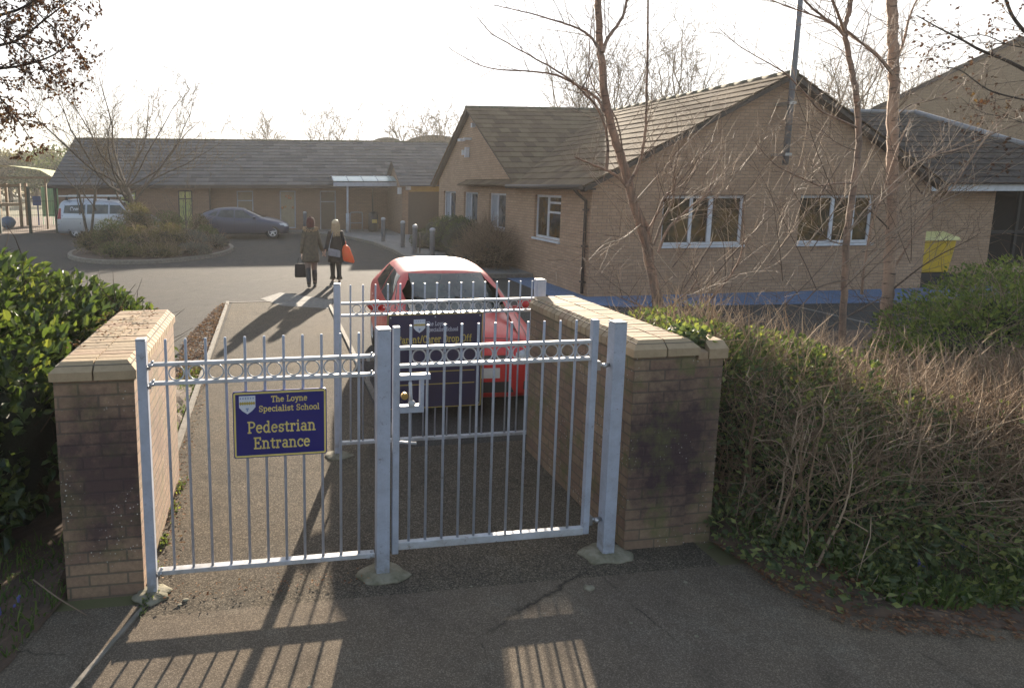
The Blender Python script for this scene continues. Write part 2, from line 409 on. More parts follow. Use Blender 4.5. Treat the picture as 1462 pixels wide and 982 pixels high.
mb.add([(a.x-.014,a.y,0.009),(a.x+.014,a.y,0.009),(b.x+.016,b.y,0.009),(b.x-.016,b.y,0.009),(a.x-.014,a.y,0.022),(a.x+.014,a.y,0.022),(b.x+.016,b.y,0.022),(b.x-.016,b.y,0.022)],
       [(4,7,6,5),(0,1,5,4),(1,2,6,5),(2,3,7,6),(3,0,4,7)])
struct('pavement_edging', mb, MAT['kerb'])
# beds
def bedmesh(poly, z, name):
    bm = bmesh.new(); vs = [bm.verts.new((p[0], p[1], z)) for p in poly]; bm.faces.new(vs)
    bmesh.ops.triangulate(bm, faces=bm.faces); 
    for _ in range(4): bmesh.ops.subdivide_edges(bm, edges=bm.edges, cuts=1, use_grid_fill=True)
    for v in bm.verts:
        if not v.is_boundary: v.co.z += 0.05*max(0, 0.5+mnoise.noise(v.co*1.7))+0.03*mnoise.noise(v.co*7)
        else: v.co.z -= 0.004
    mb = MB(); bm.verts.index_update(); mb.add([v.co for v in bm.verts], [tuple(v.index for v in f.verts) for f in bm.faces]); bm.free()
    return struct(name, mb, MAT['soil'])
bedmesh([(-8,1.4),(-2.3,2.2),(-1.62,2.85),(-1.40,3.2),(-1.28,3.72),(-1.26,5.4),(-0.95,5.6),(-0.95,8.0),(-1.3,8.3),(-2.0,8.1),(-3.5,8.2),(-8,8.2)], 0.016, 'flower_bed')
bedmesh([(3.02,3.74),(3.10,3.3),(3.24,2.95),(3.78,2.80),(4.2,2.66),(6,2.4),(12,1.8),(14,9.2),(8.6,9.3),(6.0,10.2),(4.4,9.2),(3.1,6.2),(2.9,5.5)], 0.016, 'flower_bed')
# blue strip along the school wall
mb = MB(); mb.add([(6.2,16.2,0.0045),(6.15,12.35,0.0045),(7.1,11.75,0.0045),(13.4,11.4,0.0045),(18.5,11.9,0.0045),(18.5,12.95,0.0045),(6.94,12.95,0.0045),(6.94,16.2,0.0045)], [tuple(range(8))])
struct('blue_strip', mb, MAT['blue'])
mb = MB(); a, b = G(1095,475), G(1160,498); mb.add([(a.x-.05,a.y,.0045),(a.x+.05,a.y,.0045),(b.x+.05,b.y,.0045),(b.x-.05,b.y,.0045)], [(0,3,2,1)])
a = 8.2
for k in range(3): mb.add([(a+2.4*(k+1),8.4,.0045),(a+2.4*(k+1)+.1,8.4,.0045),(a+2.4*(k+1)+.1,11.2,.0045),(a+2.4*(k+1),11.2,.0045)], [(0,1,2,3)])
struct('bay_lines', mb, MAT['whiteline'])
# raised entrance pavement with its curved kerb
kp = [(-4.0,32.6),(0.4,32.4),(2.0,31.1),(3.5,28.9),(4.3,25.6),(4.55,22.2),(4.5,19.0),(4.55,17.2),(5.0,16.3),(6.2,16.0),(6.93,15.98)]
mb = MB(); poly = kp+[(6.94,16.0),(6.94,33.0),(-4.0,33.0)]; n = len(poly)
mb.add([(p[0],p[1],0.11) for p in poly], [tuple(range(n))[::-1]])
struct('entrance_pavement', mb, MAT['pave'])
mb = MB()
for i in range(len(kp)-1):
    a = Vector((*kp[i],0)); b = Vector((*kp[i+1],0)); d = (b-a).normalized(); nn = Vector((d.y,-d.x,0))*0.12
    if nn.dot(Vector((1,1,0))) > 0: nn = -nn
    e = 0.115
    vs = [a,b,b+nn,a+nn]; mb.add([(v.x,v.y,-0.01) for v in vs]+[(v.x,v.y,e+0.0005*(i%2)) for v in vs], [(4,5,6,7),(4,7,6,5),(0,1,5,4),(1,2,6,5),(2,3,7,6),(3,0,4,7)][1:])
struct('entrance_kerb', mb, MAT['kerb'])

# even, thin morning haze round everything
hz = MB().box(-152,172,-22,172,-1.2,17.5)
hm_ = bpy.data.materials.new('haze_air'); hm_.use_nodes = True; hn = hm_.node_tree.nodes; hn.remove(hn['Principled BSDF'])
pv = hn.new('ShaderNodeVolumePrincipled'); pv.inputs['Color'].default_value = (.95,.93,.90,1); pv.inputs['Density'].default_value = 0.0008; pv.inputs['Anisotropy'].default_value = 0.35
hm_.node_tree.links.new(pv.outputs[0], hn['Material Output'].inputs['Volume'])
tag(obj('haze', hz, hm_), 'thin pale haze over the whole place', 'haze', kind='stuff')

# ---------------------------------------------------------------- foliage and wood tools
def rv(r): 
    while True:
        v = Vector((r.uniform(-1,1), r.uniform(-1,1), r.uniform(-1,1)))
        if 0.05 < v.length < 1: return v.normalized()
def leaf(mb, p, d, n, L, W, fold=0.25, wide=False):
    """one leaf: base p, direction d, face normal n"""
    s = d.cross(n)
    if s.length < 1e-4: return
    s.normalize(); n = s.cross(d).normalized()
    if wide:
        a = p+d*L*0.3; b = p+d*L*0.7
        q = n*W*fold
        mb.add([p, a+s*W*.5+q, a, a-s*W*.5+q, b+s*W*.42+q, b-n*W*.05, b-s*W*.42+q, p+d*L-n*L*.12],
               [(0,1,2),(0,2,3),(1,4,5,2),(2,5,6,3),(4,7,5),(5,7,6)], 0, False)
    else:
        m = p+d*L*0.45
        mb.add([p, m+s*W*.5+n*W*fold, p+d*L, m-s*W*.5+n*W*fold], [(0,1,2),(0,2,3)], 0, False)
def foliage(ells, n, L, W, r, wide=False, shell=0.45, up=0.35, zmin=0.05, cut=None, clump=1.5):
    mb = MB(); wts = [e[1][0]*e[1][1]+e[1][1]*e[1][2]+e[1][0]*e[1][2] for e in ells]
    made = 0; tries = 0
    while made < n and tries < n*6:
        tries += 1
        c, rad = r.choices(ells, wts)[0]
        u = rv(r)
        if u.z < -0.5: continue
        k = 1-shell*(r.random()**1.8)
        k *= 1+0.16*mnoise.noise(Vector((c[0]+u.x*clump*1.5, c[1]+u.y*clump*1.5, c[2]+u.z*clump*1.5)))+0.06*mnoise.noise(u*5+Vector(c))
        p = Vector((c[0]+u.x*rad[0]*k, c[1]+u.y*rad[1]*k, c[2]+u.z*rad[2]*k))
        if p.z < zmin: continue
        if cut and cut(p): continue
        # leave gaps where a noise field is low
        if mnoise.noise(p*(2.2/clump*1.5)) < -0.28: continue
        d = (u*0.9+rv(r)*0.9+Vector((0,0,up))).normalized()
        nn = (u*0.5+rv(r)*0.8+Vector((0,0,0.6))).normalized()
        s = r.uniform(0.5, 1.3)
        leaf(mb, p, d, nn, L*s, W*s, wide=wide)
        made += 1
    return mb
def twig_path(p, d, L, seg, r, droop=0.0, wig=0.18):
    pts = [p.copy()]; d = d.normalized()
    for i in range(seg):
        d = (d+rv(r)*wig+Vector((0,0,-droop))).normalized()
        p = p+d*(L/seg); pts.append(p.copy())
    return pts
def twiggy(ells, n, L, rad, r, zmin=0.0, up=0.5, cut=None):
    mb = MB(); wts = [e[1][0]*e[1][1]*e[1][2] for e in ells]
    for _ in range(n):
        c, ra = r.choices(ells, wts)[0]
        u = rv(r); k = r.random()**0.45
        p = Vector((c[0]+u.x*ra[0]*k, c[1]+u.y*ra[1]*k, c[2]+u.z*ra[2]*k))
        if p.z < zmin or (cut and cut(p)): continue
        d = (u*0.6+rv(r)*0.9+Vector((0,0,up)))
        l = L*r.uniform(0.5, 1.3); pts = twig_path(p, d, l, 3, r, 0.02, 0.3)
        q = rad*r.uniform(0.6, 1.4)
        mb.tube(pts, [q, q*.8, q*.6, q*.25], 3, caps=False)
    return mb
def smooth_path(pts, m=4):
    out = []; n = len(pts)
    for i in range(n-1):
        p0 = pts[max(i-1,0)]; p1 = pts[i]; p2 = pts[i+1]; p3 = pts[min(i+2,n-1)]
        for k in range(m):
            t = k/m
            out.append(0.5*((2*p1)+(-p0+p2)*t+(2*p0-5*p1+4*p2-p3)*t*t+(-p0+3*p1-3*p2+p3)*t**3))
    out.append(pts[-1].copy()); return out
def sprout(mb, pts, r0, r, n, Lr, lift=0.5, level=1, droop=0.0, tips=None, start=0.15, thin=0.45, spread=1.0, tmin=.0026):
    """side shoots along a limb path; recursion gives finer twigs"""
    for i in range(n):
        t = start+(1-start)*(i+r.random())/n
        k = min(int(t*(len(pts)-1)), len(pts)-2)
        p = pts[k].lerp(pts[k+1], t*(len(pts)-1)-k)
        ax = (pts[k+1]-pts[k]).normalized()
        side = rv(r); side = (side-ax*side.dot(ax)).normalized()
        d = ax*r.uniform(0.3, 1.0)+side*spread*r.uniform(0.5, 1.1)+Vector((0,0,lift))
        L = r.uniform(*Lr)*(1.15-0.5*t); seg = 4 if level else 3
        path = twig_path(p, d, L, seg, r, droop, 0.12)
        q = max(r0*thin*(1.1-t*.6), tmin)
        mb.tube(path, [q*(1-0.65*j/seg) for j in range(seg+1)], 4 if level else 3, caps=False)
        if tips is not None: tips.append(path)
        if level: sprout(mb, path, q, r, max(3, int(n*0.6)) if n < 9 else 5, (Lr[0]*.35, Lr[1]*.5), lift*.7, level-1, droop, tips, 0.2, 0.55, spread, tmin)

MAT['laurel'] = island('laurel_leaf', [(0.0, (0.03, 0.045, 0.02)), (0.4, (0.05, 0.08, 0.025)), (0.8, (0.085, 0.12, 0.035)), (1.0, (0.19, 0.21, 0.06))], 0.38, 14, transl=0.32, spec=0.5)
MAT['paintedsunleaf'] = island('painted_sun_leaf', [(0.0, (0.07, 0.10, 0.025)), (0.5, (0.13, 0.18, 0.045)), (1.0, (0.26, 0.29, 0.08))], 0.5, 14, transl=0.4)  # leaf colour lifted to imitate sunlight that does not reach this shrub
MAT['privet'] = island('privet_leaf', [(0.0, (0.06, 0.085, 0.045)), (0.6, (0.11, 0.145, 0.06)), (1.0, (0.30, 0.32, 0.11))], 0.55, 14, transl=0.3)
MAT['shrubleaf'] = island('shrub_leaf', [(0.0, (0.04, 0.06, 0.02)), (0.6, (0.075, 0.10, 0.03)), (1.0, (0.14, 0.16, 0.05))], 0.6, 10, transl=0.25)
MAT['oliveleaf'] = island('olive_shrub_leaf', [(0.0, (0.06, 0.055, 0.025)), (0.6, (0.11, 0.10, 0.04)), (1.0, (0.17, 0.15, 0.06))], 0.7, 10, transl=0.25)
MAT['greyleaf'] = island('grey_shrub_leaf', [(0.0, (0.10, 0.10, 0.085)), (1.0, (0.20, 0.195, 0.17))], 0.7, 10, transl=0.1)
MAT['twig'] = island('hedge_twig', [(0.0, (0.15, 0.095, 0.06)), (0.5, (0.28, 0.19, 0.12)), (1.0, (0.46, 0.34, 0.23))], 0.85, 30)
MAT['darktwig'] = island('dark_twig', [(0.0, (0.035, 0.026, 0.02)), (1.0, (0.08, 0.055, 0.04))], 0.9, 30)
MAT['fartwig'] = island('far_twig', [(0.0, (0.12, 0.09, 0.055)), (1.0, (0.19, 0.14, 0.085))], 0.9, 30)
MAT['barkgrey'] = simple('bark_grey', (0.13, 0.105, 0.08), 0.95, c2=(0.07, 0.055, 0.042), scale=14, bump=0.8)
MAT['litter'] = island('dead_leaf', [(0.0, (0.13, 0.055, 0.03)), (0.6, (0.20, 0.10, 0.055)), (1.0, (0.30, 0.18, 0.10))], 0.85, 20, transl=0.2)
MAT['grass'] = island('grass_blade', [(0.0, (0.05, 0.085, 0.02)), (0.6, (0.09, 0.14, 0.035)), (1.0, (0.16, 0.20, 0.06))], 0.6, 8, transl=0.35)
MAT['bluebell'] = simple('bluebell', (0.09, 0.085, 0.25), 0.6)
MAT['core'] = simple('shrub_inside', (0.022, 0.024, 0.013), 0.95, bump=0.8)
def bark(name, c, c2, marks=0.0, scale=9):
    m = NT(name); p = m.pos()
    mp = m.node('ShaderNodeMapping'); mp.inputs['Scale'].default_value = (1, 1, 0.22); m.link(p, mp.inputs[0])
    n = m.noise(scale, 6, 0.7, mp.outputs[0])
    col = m.mix(m.ramp(n, [(0.35, g3(0)), (0.62, g3(1))]), c, c2)
    mp2 = m.node('ShaderNodeMapping'); mp2.inputs['Scale'].default_value = (1, 1, 4.5); m.link(p, mp2.inputs[0])
    n2 = m.noise(7, 4, 0.6, mp2.outputs[0])
    col = m.mix(m.math('MULTIPLY', m.ramp(n2, [(0.56, g3(0)), (0.64, g3(1))]), marks), col, (0.045, 0.028, 0.022))
    m.set('Base Color', col); m.set('Roughness', 0.8); m.bump(n, 0.6, 0.01)
    return m.mat
MAT['birchred'] = bark('birch_bark_orange', (0.37, 0.225, 0.15), (0.15, 0.105, 0.08), 0.7, 12)
MAT['birchpale'] = bark('birch_bark_pale', (0.48, 0.31, 0.21), (0.26, 0.17, 0.12), 0.8)
MAT['birchtwig'] = island('birch_twig', [(0.0, (0.09, 0.055, 0.04)), (0.5, (0.20, 0.135, 0.095)), (1.0, (0.42, 0.32, 0.23))], 0.7, 30)

# ---------------------------------------------------------------- buildings
def wall_y(mb, y0, y1, x0, x1, z0, z1, ops):
    """wall in the xz plane between y0 and y1 with rectangular openings (xa,xb,za,zb)"""
    xs = sorted(set([x0,x1]+[v for o in ops for v in o[:2]]))
    for i in range(len(xs)-1):
        a, b = xs[i], xs[i+1]; col = [o for o in ops if o[0] <= a+1e-6 and o[1] >= b-1e-6]
        z = z0
        for o in sorted(col, key=lambda o: o[2]):
            if o[2] > z+1e-6: mb.box(a,b,y0,y1,z,o[2])
            z = o[3]
        if z < z1-1e-6: mb.box(a,b,y0,y1,z,z1)
def wall_x(mb, x0, x1, ya, yb, z0, z1, ops):
    t = MB(); wall_y(t, x0, x1, ya, yb, z0, z1, ops)
    b = len(mb.v); mb.v.extend([(v[1], v[0], v[2]) for v in t.v]); mb.f.extend([tuple(b+i for i in f[::-1]) for f in t.f]); mb.m.extend(t.m); mb.sm.extend(t.sm)
def swapxy(mb):
    mb.v = [(v[1], v[0], v[2]) for v in mb.v]; mb.f = [f[::-1] for f in mb.f]; return mb
def window(parent, plane, at, u0, u1, z0, z1, bars=(), trans=(), glassm=None, framem=None, sill=True, extra=None, rec=0.07, fw=0.06):
    """plane 'y': window in a wall whose outside is -y at y=at. plane 'x': outside is -x at x=at"""
    framem = framem or MAT['upvc']; glassm = glassm or MAT['glass']
    fm = MB(); y0, y1 = at+rec, at+rec+0.06
    fm.box(u0,u1,y0,y1,z0,z0+fw); fm.box(u0,u1,y0,y1,z1-fw,z1)
    fm.box(u0,u0+fw,y0,y1,z0+fw,z1-fw); fm.box(u1-fw,u1,y0,y1,z0+fw,z1-fw)
    for b, w in bars: fm.box(b-w/2,b+w/2,y0-0.004,y1,z0+fw,z1-fw)
    for a, b, z in trans: fm.box(a,b,y0+0.003,y1-0.003,z-0.025,z+0.025)
    pn = MB().box(u0+fw*.5,u1-fw*.5,y0+0.025,y0+0.035,z0+fw*.5,z1-fw*.5)
    sm = MB().box(u0-0.03,u1+0.03,at-0.05,y0+0.01,z0-0.055,z0-0.002)
    if plane == 'x':
        for m in (fm, pn, sm): swapxy(m)
    f = obj('window', fm, framem, parent); obj('pane', pn, glassm, f)
    if sill: obj('sill', sm, framem, f)
    return f
def roof_slope(mb, e0, e1, t0, t1, n, r, thick=0.03, seg=0.33):
    """tiled slope: eave edge e0-e1, top edge t0-t1, n courses, each raised at its lower edge; tiles are islands"""
    e0, e1, t0, t1 = map(Vector, (e0, e1, t0, t1))
    nrm = (e1-e0).cross(t0-e0).normalized()
    if nrm.z < 0: nrm = -nrm
    for i in range(n):
        a0 = e0.lerp(t0, i/n); a1 = e1.lerp(t1, i/n); b0 = e0.lerp(t0, (i+1.06)/n); b1 = e1.lerp(t1, (i+1.06)/n)
        m = max(1, int((a1-a0).length/seg)); off = 0.5*(i % 2)
        ks = [0]+[(j+off)/m for j in range(1 if off == 0 else 0, m+1) if 0 < (j+off)/m < 1]+[1]
        for j in range(len(ks)-1):
            k0, k1 = ks[j], ks[j+1]; g = 0.004/max((a1-a0).length, .1)
            k1 = k1-g
            up = nrm*(thick+r.uniform(-.003,.004))
            A, B = a0.lerp(a1,k0), a0.lerp(a1,k1); C, D = b0.lerp(b1,k1), b0.lerp(b1,k0)
            mb.add([A, B, C+nrm*.004, D+nrm*.004, A+up, B+up], [(4,5,2,3),(0,1,5,4),(0,4,3),(1,2,5)])
    mb.add([e0-nrm*.02, e1-nrm*.02, t1-nrm*.02, t0-nrm*.02], [(0,1,2,3)])
r_ = random.Random(3)
WX, WY = 6.94, 12.95            # near corner of the school
EZ = 2.62
school = thing('school_building', 'near buff brick school building with two gables and brown tiled roof', 'building', (11.2, 15, 0))
w = MB()
winB = [(8.63,10.64,1.12,2.23), (12.04,13.99,1.12,2.23)]
wall_y(w, WY, WY+0.28, WX, 15.48, 0, EZ, winB)
APX, APZ = 11.42, 4.88
w.prism([(WX, EZ), (15.48, EZ), (APX, APZ-0.08)], 'y', WY, WY+0.28)
winA = [(14.42,15.95,1.10,2.21),(18.03,19.5,1.12,2.2),(20.63,22.15,1.12,2.2),(23.18,24.85,1.12,2.2)]
wall_x(w, WX, WX+0.28, WY+0.28, 25.58, 0, EZ, winA)
w.prism([(17.2, EZ), (25.58, EZ), (21.5, 5.02)], 'x', WX, WX+0.28)
w.box(15.2,15.48,WY+0.28,25.58,0,EZ); w.box(WX+0.28,15.2,25.3,25.58,0,EZ)
obj('wall', w, MAT['schoolbrick'], school)
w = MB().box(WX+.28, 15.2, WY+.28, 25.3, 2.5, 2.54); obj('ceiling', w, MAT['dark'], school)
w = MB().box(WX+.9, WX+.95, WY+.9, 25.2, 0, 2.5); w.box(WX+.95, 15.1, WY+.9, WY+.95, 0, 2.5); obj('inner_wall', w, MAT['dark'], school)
# soldier course lines over the windows
w = MB()
for a, b, c, d in winB: w.box(a-.02,b+.02,WY-.004,WY+.06,d+.002,d+.012).cut()
obj('lintel', w, MAT['fascia_dark'], school)
window(school, 'y', WY, *winB[0], bars=((9.36,.07),(9.84,.10)), trans=())
window(school, 'y', WY, *winB[1], bars=((12.95,.08),(13.5,.08)))
window(school, 'x', WX, *winA[0], bars=((15.25,.07),), trans=((14.48,15.22,1.78),(14.48,15.22,2.02)), glassm=MAT['glass'])
for k in (1,2,3):
    a = winA[k]; f = window(school, 'x', WX, *a, bars=(((a[0]+a[1])/2+.1,.06),), glassm=MAT['glassA'])
    b = MB()
    for j in range(7): b.box(WX+.088,WX+.1,(a[0]+a[1])/2+.2+j*.07,(a[0]+a[1])/2+.25+j*.07,a[2]+.06,a[3]-.06)
    obj('blind', b, MAT['blind'], f)
rf = MB()
roof_slope(rf, (6.62,12.72,2.44), (6.62,22,2.44), (APX,12.72,4.92), (APX,22,4.92), 15, r_, .024)
roof_slope(rf, (15.72,22,2.44), (15.72,12.72,2.44), (APX,22,4.92), (APX,12.72,4.92), 15, r_)
roof_slope(rf, (6.72,16.78,2.44), (19,16.78,2.44), (6.72,21.5,5.1), (19,21.5,5.1), 16, r_, .024)
roof_slope(rf, (19,26.2,2.44), (6.72,26.2,2.44), (19,21.5,5.1), (6.72,21.5,5.1), 16, r_)
obj('roof', rf, MAT['tile'], school)
rd = MB()
for y in [12.72+.45*k for k in range(18)]:
    rd.tube([(APX,y,4.888),(APX,y+.449,4.892)], .085, 10)
rd.cut()
for x in [6.72+.45*k for k in range(26)]:
    rd.tube([(x,21.5,5.068),(x+.449,21.5,5.072)], .085, 10)
obj('ridge', rd, MAT['ridge'], school)
# verge boards / dark undercloak
vb = MB()
def verge_y(x0,z0,x1,z1,ya,yb,d=.11):
    vb.prism([(x0,z0-.01),(x1,z1-.01),(x1,z1-.01-d),(x0,z0-.01-d)], 'y', ya, yb)
verge_y(6.66,2.44,APX,4.90,12.74,12.946); vb.cut(); verge_y(APX+.002,4.90,15.68,2.44,12.74,12.946); vb.cut()
vb.prism([(16.82,2.45),(21.5,5.08),(21.5,4.98),(16.82,2.35)], 'x', 6.76, 6.936); vb.cut(); vb.prism([(21.502,5.08),(26.15,2.45),(26.15,2.35),(21.502,4.98)], 'x', 6.76, 6.936)
obj('verge', vb, MAT['fascia_dark'], school)
gt = MB(); gt.tube([(6.58,12.75,2.42),(6.58,17.1,2.42)], .055, 8); gt.box(6.64,6.93,12.78,17.0,2.36,2.40)
obj('gutter', gt, MAT['fascia_dark'], school)
dp = MB(); dp.tube([(6.60,13.15,2.40),(6.70,13.13,2.28),(6.88,13.10,2.12),(6.885,13.10,1.9),(6.885,13.10,0.05)], .036, 8)
for z in (.3,1.1,1.9): dp.box(6.84,6.94,13.04,13.16,z,z+.04)
obj('downpipe', dp, MAT['fascia_dark'], school)
# security lights on the gable
lt = MB(); lt.box(6.80,6.93,21.0,21.12,4.38,4.52).cut(); lt.box(6.66,6.93,21.4,21.5,3.99,4.06).cut(); lt.box(6.7,6.9,22.0,22.3,3.99,4.08).cut(); lt.box(6.78,6.93,21.6,21.7,3.4,3.75).cut(); lt.box(6.8,6.93,22.0,22.1,3.5,3.68)
obj('security_light', lt, MAT['upvc'], school)

# tall pole on the gable end
pl = thing('gable_pole', 'slim grey steel pole rising above the apex of the near school gable', 'pole', (11.55, 12.6, 2.9))
p = MB(); p.tube([(11.25,12.60,2.9),(11.255,12.60,5.0),(11.26,12.60,7.8)], [.062,.058,.05], 10); obj('pole', p, MAT['barkgrey'] if False else simple('pole_grey', (0.17,0.17,0.18), 0.5), pl)
p = MB(); p.box(11.17,11.33,12.53,12.94,3.1,3.16); p.cut(); p.box(11.17,11.33,12.53,12.94,4.2,4.26); obj('bracket', p, MAT['steel'], pl)

# far wing
FY = 33.0
far = thing('school_wing', 'long low brown brick school wing with grey tiled roof behind the parked van', 'building', (-2, 36, 0))
w = MB()
# openings xa,xb,za,zb
opA = [(-7.35,-6.55,0.12,2.1),(-4.55,-3.85,0.12,2.15)]
wall_y(w, FY-.35, FY-.05, -10.2, -2.95, -.02, 2.42, opA)
opB = [(-1.68,-0.85,.85,2.12),(0.5,1.32,.18,2.12),(2.58,3.42,.05,2.12)]
wall_y(w, FY+.0, FY+.3, -2.95, 10.5, -.02, 2.42, opB)
w.box(-10.2,-9.9,FY-.05,41.5,0,2.42); w.box(-3.25,-2.95,FY-.05,FY,0,2.42); w.box(-9.9,10.5,41.2,41.5,0,2.42)
w.prism([(FY-.35,2.42),(41.5,2.42),(37.1,4.5)], 'x', -10.2, -9.9)
obj('wall', w, MAT['farbrick'], far)
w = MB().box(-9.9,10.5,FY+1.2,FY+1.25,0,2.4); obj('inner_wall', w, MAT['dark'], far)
for k,(a,b,c,d) in enumerate(opA): 
    window(far, 'y', FY-.35, a,b,c,d, bars=(((a+b)/2,.05),), trans=((a,b,d-.42),), glassm=MAT['winyellow'], framem=MAT['black'], sill=False)
window(far, 'y', FY, *opB[0], trans=((opB[0][0],opB[0][1],1.62),), glassm=simple('window_blind_tan', (.22,.17,.11), .6), framem=MAT['greyframe'])
wd = window(far, 'y', FY, *opB[1], glassm=simple('window_card', (.30,.25,.17), .6), framem=MAT['greyframe'], sill=False)
p = MB()
for k in range(8):
    cx_, cz_ = r_.uniform(.62,1.2), r_.choice((1.15,1.3,1.75,1.85,1.25)); p.cut(); p.ico((cx_,FY+.085,cz_), (r_.uniform(.04,.09),.01,r_.uniform(.04,.09)), 1)
p.cuts = p.cuts[1:]; obj('window_flower', p, simple('paper_flower', (.42,.14,.07), .8, c2=(.4,.25,.1), scale=6), wd)
window(far, 'y', FY, *opB[2], trans=((opB[2][0],opB[2][1],1.55),), glassm=simple('door_brown', (.11,.08,.055), .5), framem=MAT['greyframe'], sill=False)
rf = MB(); RX0, RX1 = -10.55, 10.5
roof_slope(rf, (RX0,FY-.72,2.40), (RX1,FY-.72,2.40), (RX0,37.1,4.92), (RX1,37.1,4.92), 14, r_, .035, .6)
roof_slope(rf, (RX1,42,2.40), (RX0,42,2.40), (RX1,37.1,4.92), (RX0,37.1,4.92), 14, r_, .035, .6)
obj('roof', rf, MAT['slate'], far)
rd = MB()
for k in range(46): rd.tube([(RX0+.46*k,37.1,4.9),(RX0+.46*k+.45,37.1,4.9)], .10, 6)
obj('ridge', rd, MAT['ridge'], far)
w = MB(); w.box(RX0,RX1,FY-.76,FY-.70,2.26,2.42); w.box(-9.9,10.4,FY-.70,FY-.36,2.30,2.335); w.box(-2.9,10.4,FY-.36,FY+.0,2.30,2.335)
obj('fascia', w, MAT['fascia_dark'], far)
w = MB(); w.tube([(-2.98,FY-.42,2.3),(-2.98,FY-.42,0)], .04, 8).cut(); w.tube([(5.35,FY-.06,2.3),(5.35,FY-.06,0)], .04, 8); obj('downpipe', w, MAT['fascia_dark'], far)

# entrance porch with its own small gable
por = thing('entrance_porch', 'small gabled brick entrance porch between the curved canopy and the near school gable', 'porch', (7.0, 30, 0))
w = MB()
a = AY(582,262,29.5); 
w.box(6.15,6.45,29.2,29.5,0,2.45); w.box(6.15,6.40,29.5,32.98,0,2.45); w.box(6.45,9.8,32.6,32.98,0,2.4)
w.prism([(28.9,2.45),(33.0,2.45),(30.95,3.5)], 'x', 6.15, 6.4)
obj('wall', w, MAT['farbrick'], por)
rf = MB(); roof_slope(rf, (5.95,28.7,2.38), (12,28.7,2.38), (5.95,30.95,3.62), (12,30.95,3.62), 8, r_, .03, .5); roof_slope(rf, (12,33.2,2.38), (5.95,33.2,2.38), (12,30.95,3.62), (5.95,30.95,3.62), 8, r_, .03, .5)
obj('roof', rf, MAT['slate'], por)
w = MB().box(6.42,10,29.25,29.30,0,2.1); obj('door', w, MAT['door'], por)
w = MB().box(6.5,9.6,29.18,29.24,2.12,2.36); obj('door_header', w, simple('header_yellow', (.38,.27,.06), .7), por)
w = MB(); w.box(6.3,6.5,28.9,29.15,2.2,2.45).cut(); w.box(6.0,6.14,29.3,29.6,2.0,2.3); obj('light', w, MAT['upvc'], por)

can = thing('entrance_canopy', 'curved translucent entrance canopy on a grey post behind the two walking people', 'canopy', (4.9, 31.2, 0))
w = MB(); prof = []
for k in range(9):
    t = k/8; prof.append((30.6+1.9*t, 2.50+.34*math.sin(math.pi*(.08+.62*t))))
x0c, x1c = 3.05, 6.7
vs = [(x0c,y,z) for y,z in prof]+[(x1c,y,z) for y,z in prof]
vs += [(x0c,y,z+.03) for y,z in prof]+[(x1c,y,z+.03) for y,z in prof]
fs = [(i,i+1,i+10,i+9) for i in range(8)]+[(18+i,27+i,28+i,19+i) for i in range(8)]
w.add(vs, fs, 0, True); obj('roof_sheet', w, simple('canopy_polycarbonate', (.42,.50,.48), .3, c2=(.34,.42,.41), scale=3), can)
w = MB(); w.box(x0c,x1c,30.55,30.61,2.36,2.55)
for k in range(6):
    x = x0c+(x1c-x0c)*k/5
    w.tube([(x,y,z+.035) for y,z in prof], .022, 5)
obj('frame', w, MAT['greyframe'], can)
w = MB(); w.tube([(3.75,30.7,2.45),(3.75,30.7,0.05)], .05, 10); w.tube([(3.75,30.7,1.05),(3.75,30.7,0.05)], .085, 10); obj('post', w, MAT['greyframe'], can)

# building to the right with the dark roof and white fascia
rb = thing('side_building', 'low brick building with a dark tiled roof and white fascia behind the yellow bin', 'building', (18, 18, 0))
w = MB(); wall_y(w, 14.9, 15.2, 15.48, 24, 0, 2.5, [(19.9,23.5,.05,2.35)]); obj('wall', w, MAT['schoolbrick'], rb)
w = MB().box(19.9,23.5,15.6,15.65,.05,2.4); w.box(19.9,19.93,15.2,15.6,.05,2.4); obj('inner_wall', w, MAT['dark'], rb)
dfm = MB()
for x in (19.95,20.9,21.85,22.8): dfm.box(x,x+.09,15.05,15.12,.05,2.35)
dfm.box(19.9,23.5,15.06,15.11,1.1,1.18)
d = obj('door', dfm, MAT['black'], rb)
w = MB().box(16.2,24.2,14.42,14.5,2.30,2.52); w.box(16.2,24.2,14.5,14.9,2.36,2.40); obj('fascia', w, MAT['upvc'], rb)
rf = MB()
roof_slope(rf, (16.0,14.3,2.50), (24.0,14.3,2.50), (15.4,18.3,4.75), (20.8,18.3,4.75), 13, r_)
roof_slope(rf, (24.2,14.3,2.50), (24.2,22,2.50), (20.85,18.3,4.75), (20.85,22,4.75), 13, r_)
obj('roof', rf, simple('roof_dark', (.050,.042,.038), .95, c2=(.085,.072,.062), scale=5, bump=.4, spec=.05), rb)
w = MB(); w.tube([(24.1,14.35,2.55),(20.85,18.3,4.8)], .10, 6).cut(); w.tube([(15.4,18.3,4.78),(20.85,18.3,4.8)], .08, 6); obj('ridge', w, simple('ridge_lead', (.22,.22,.23), .6), rb)

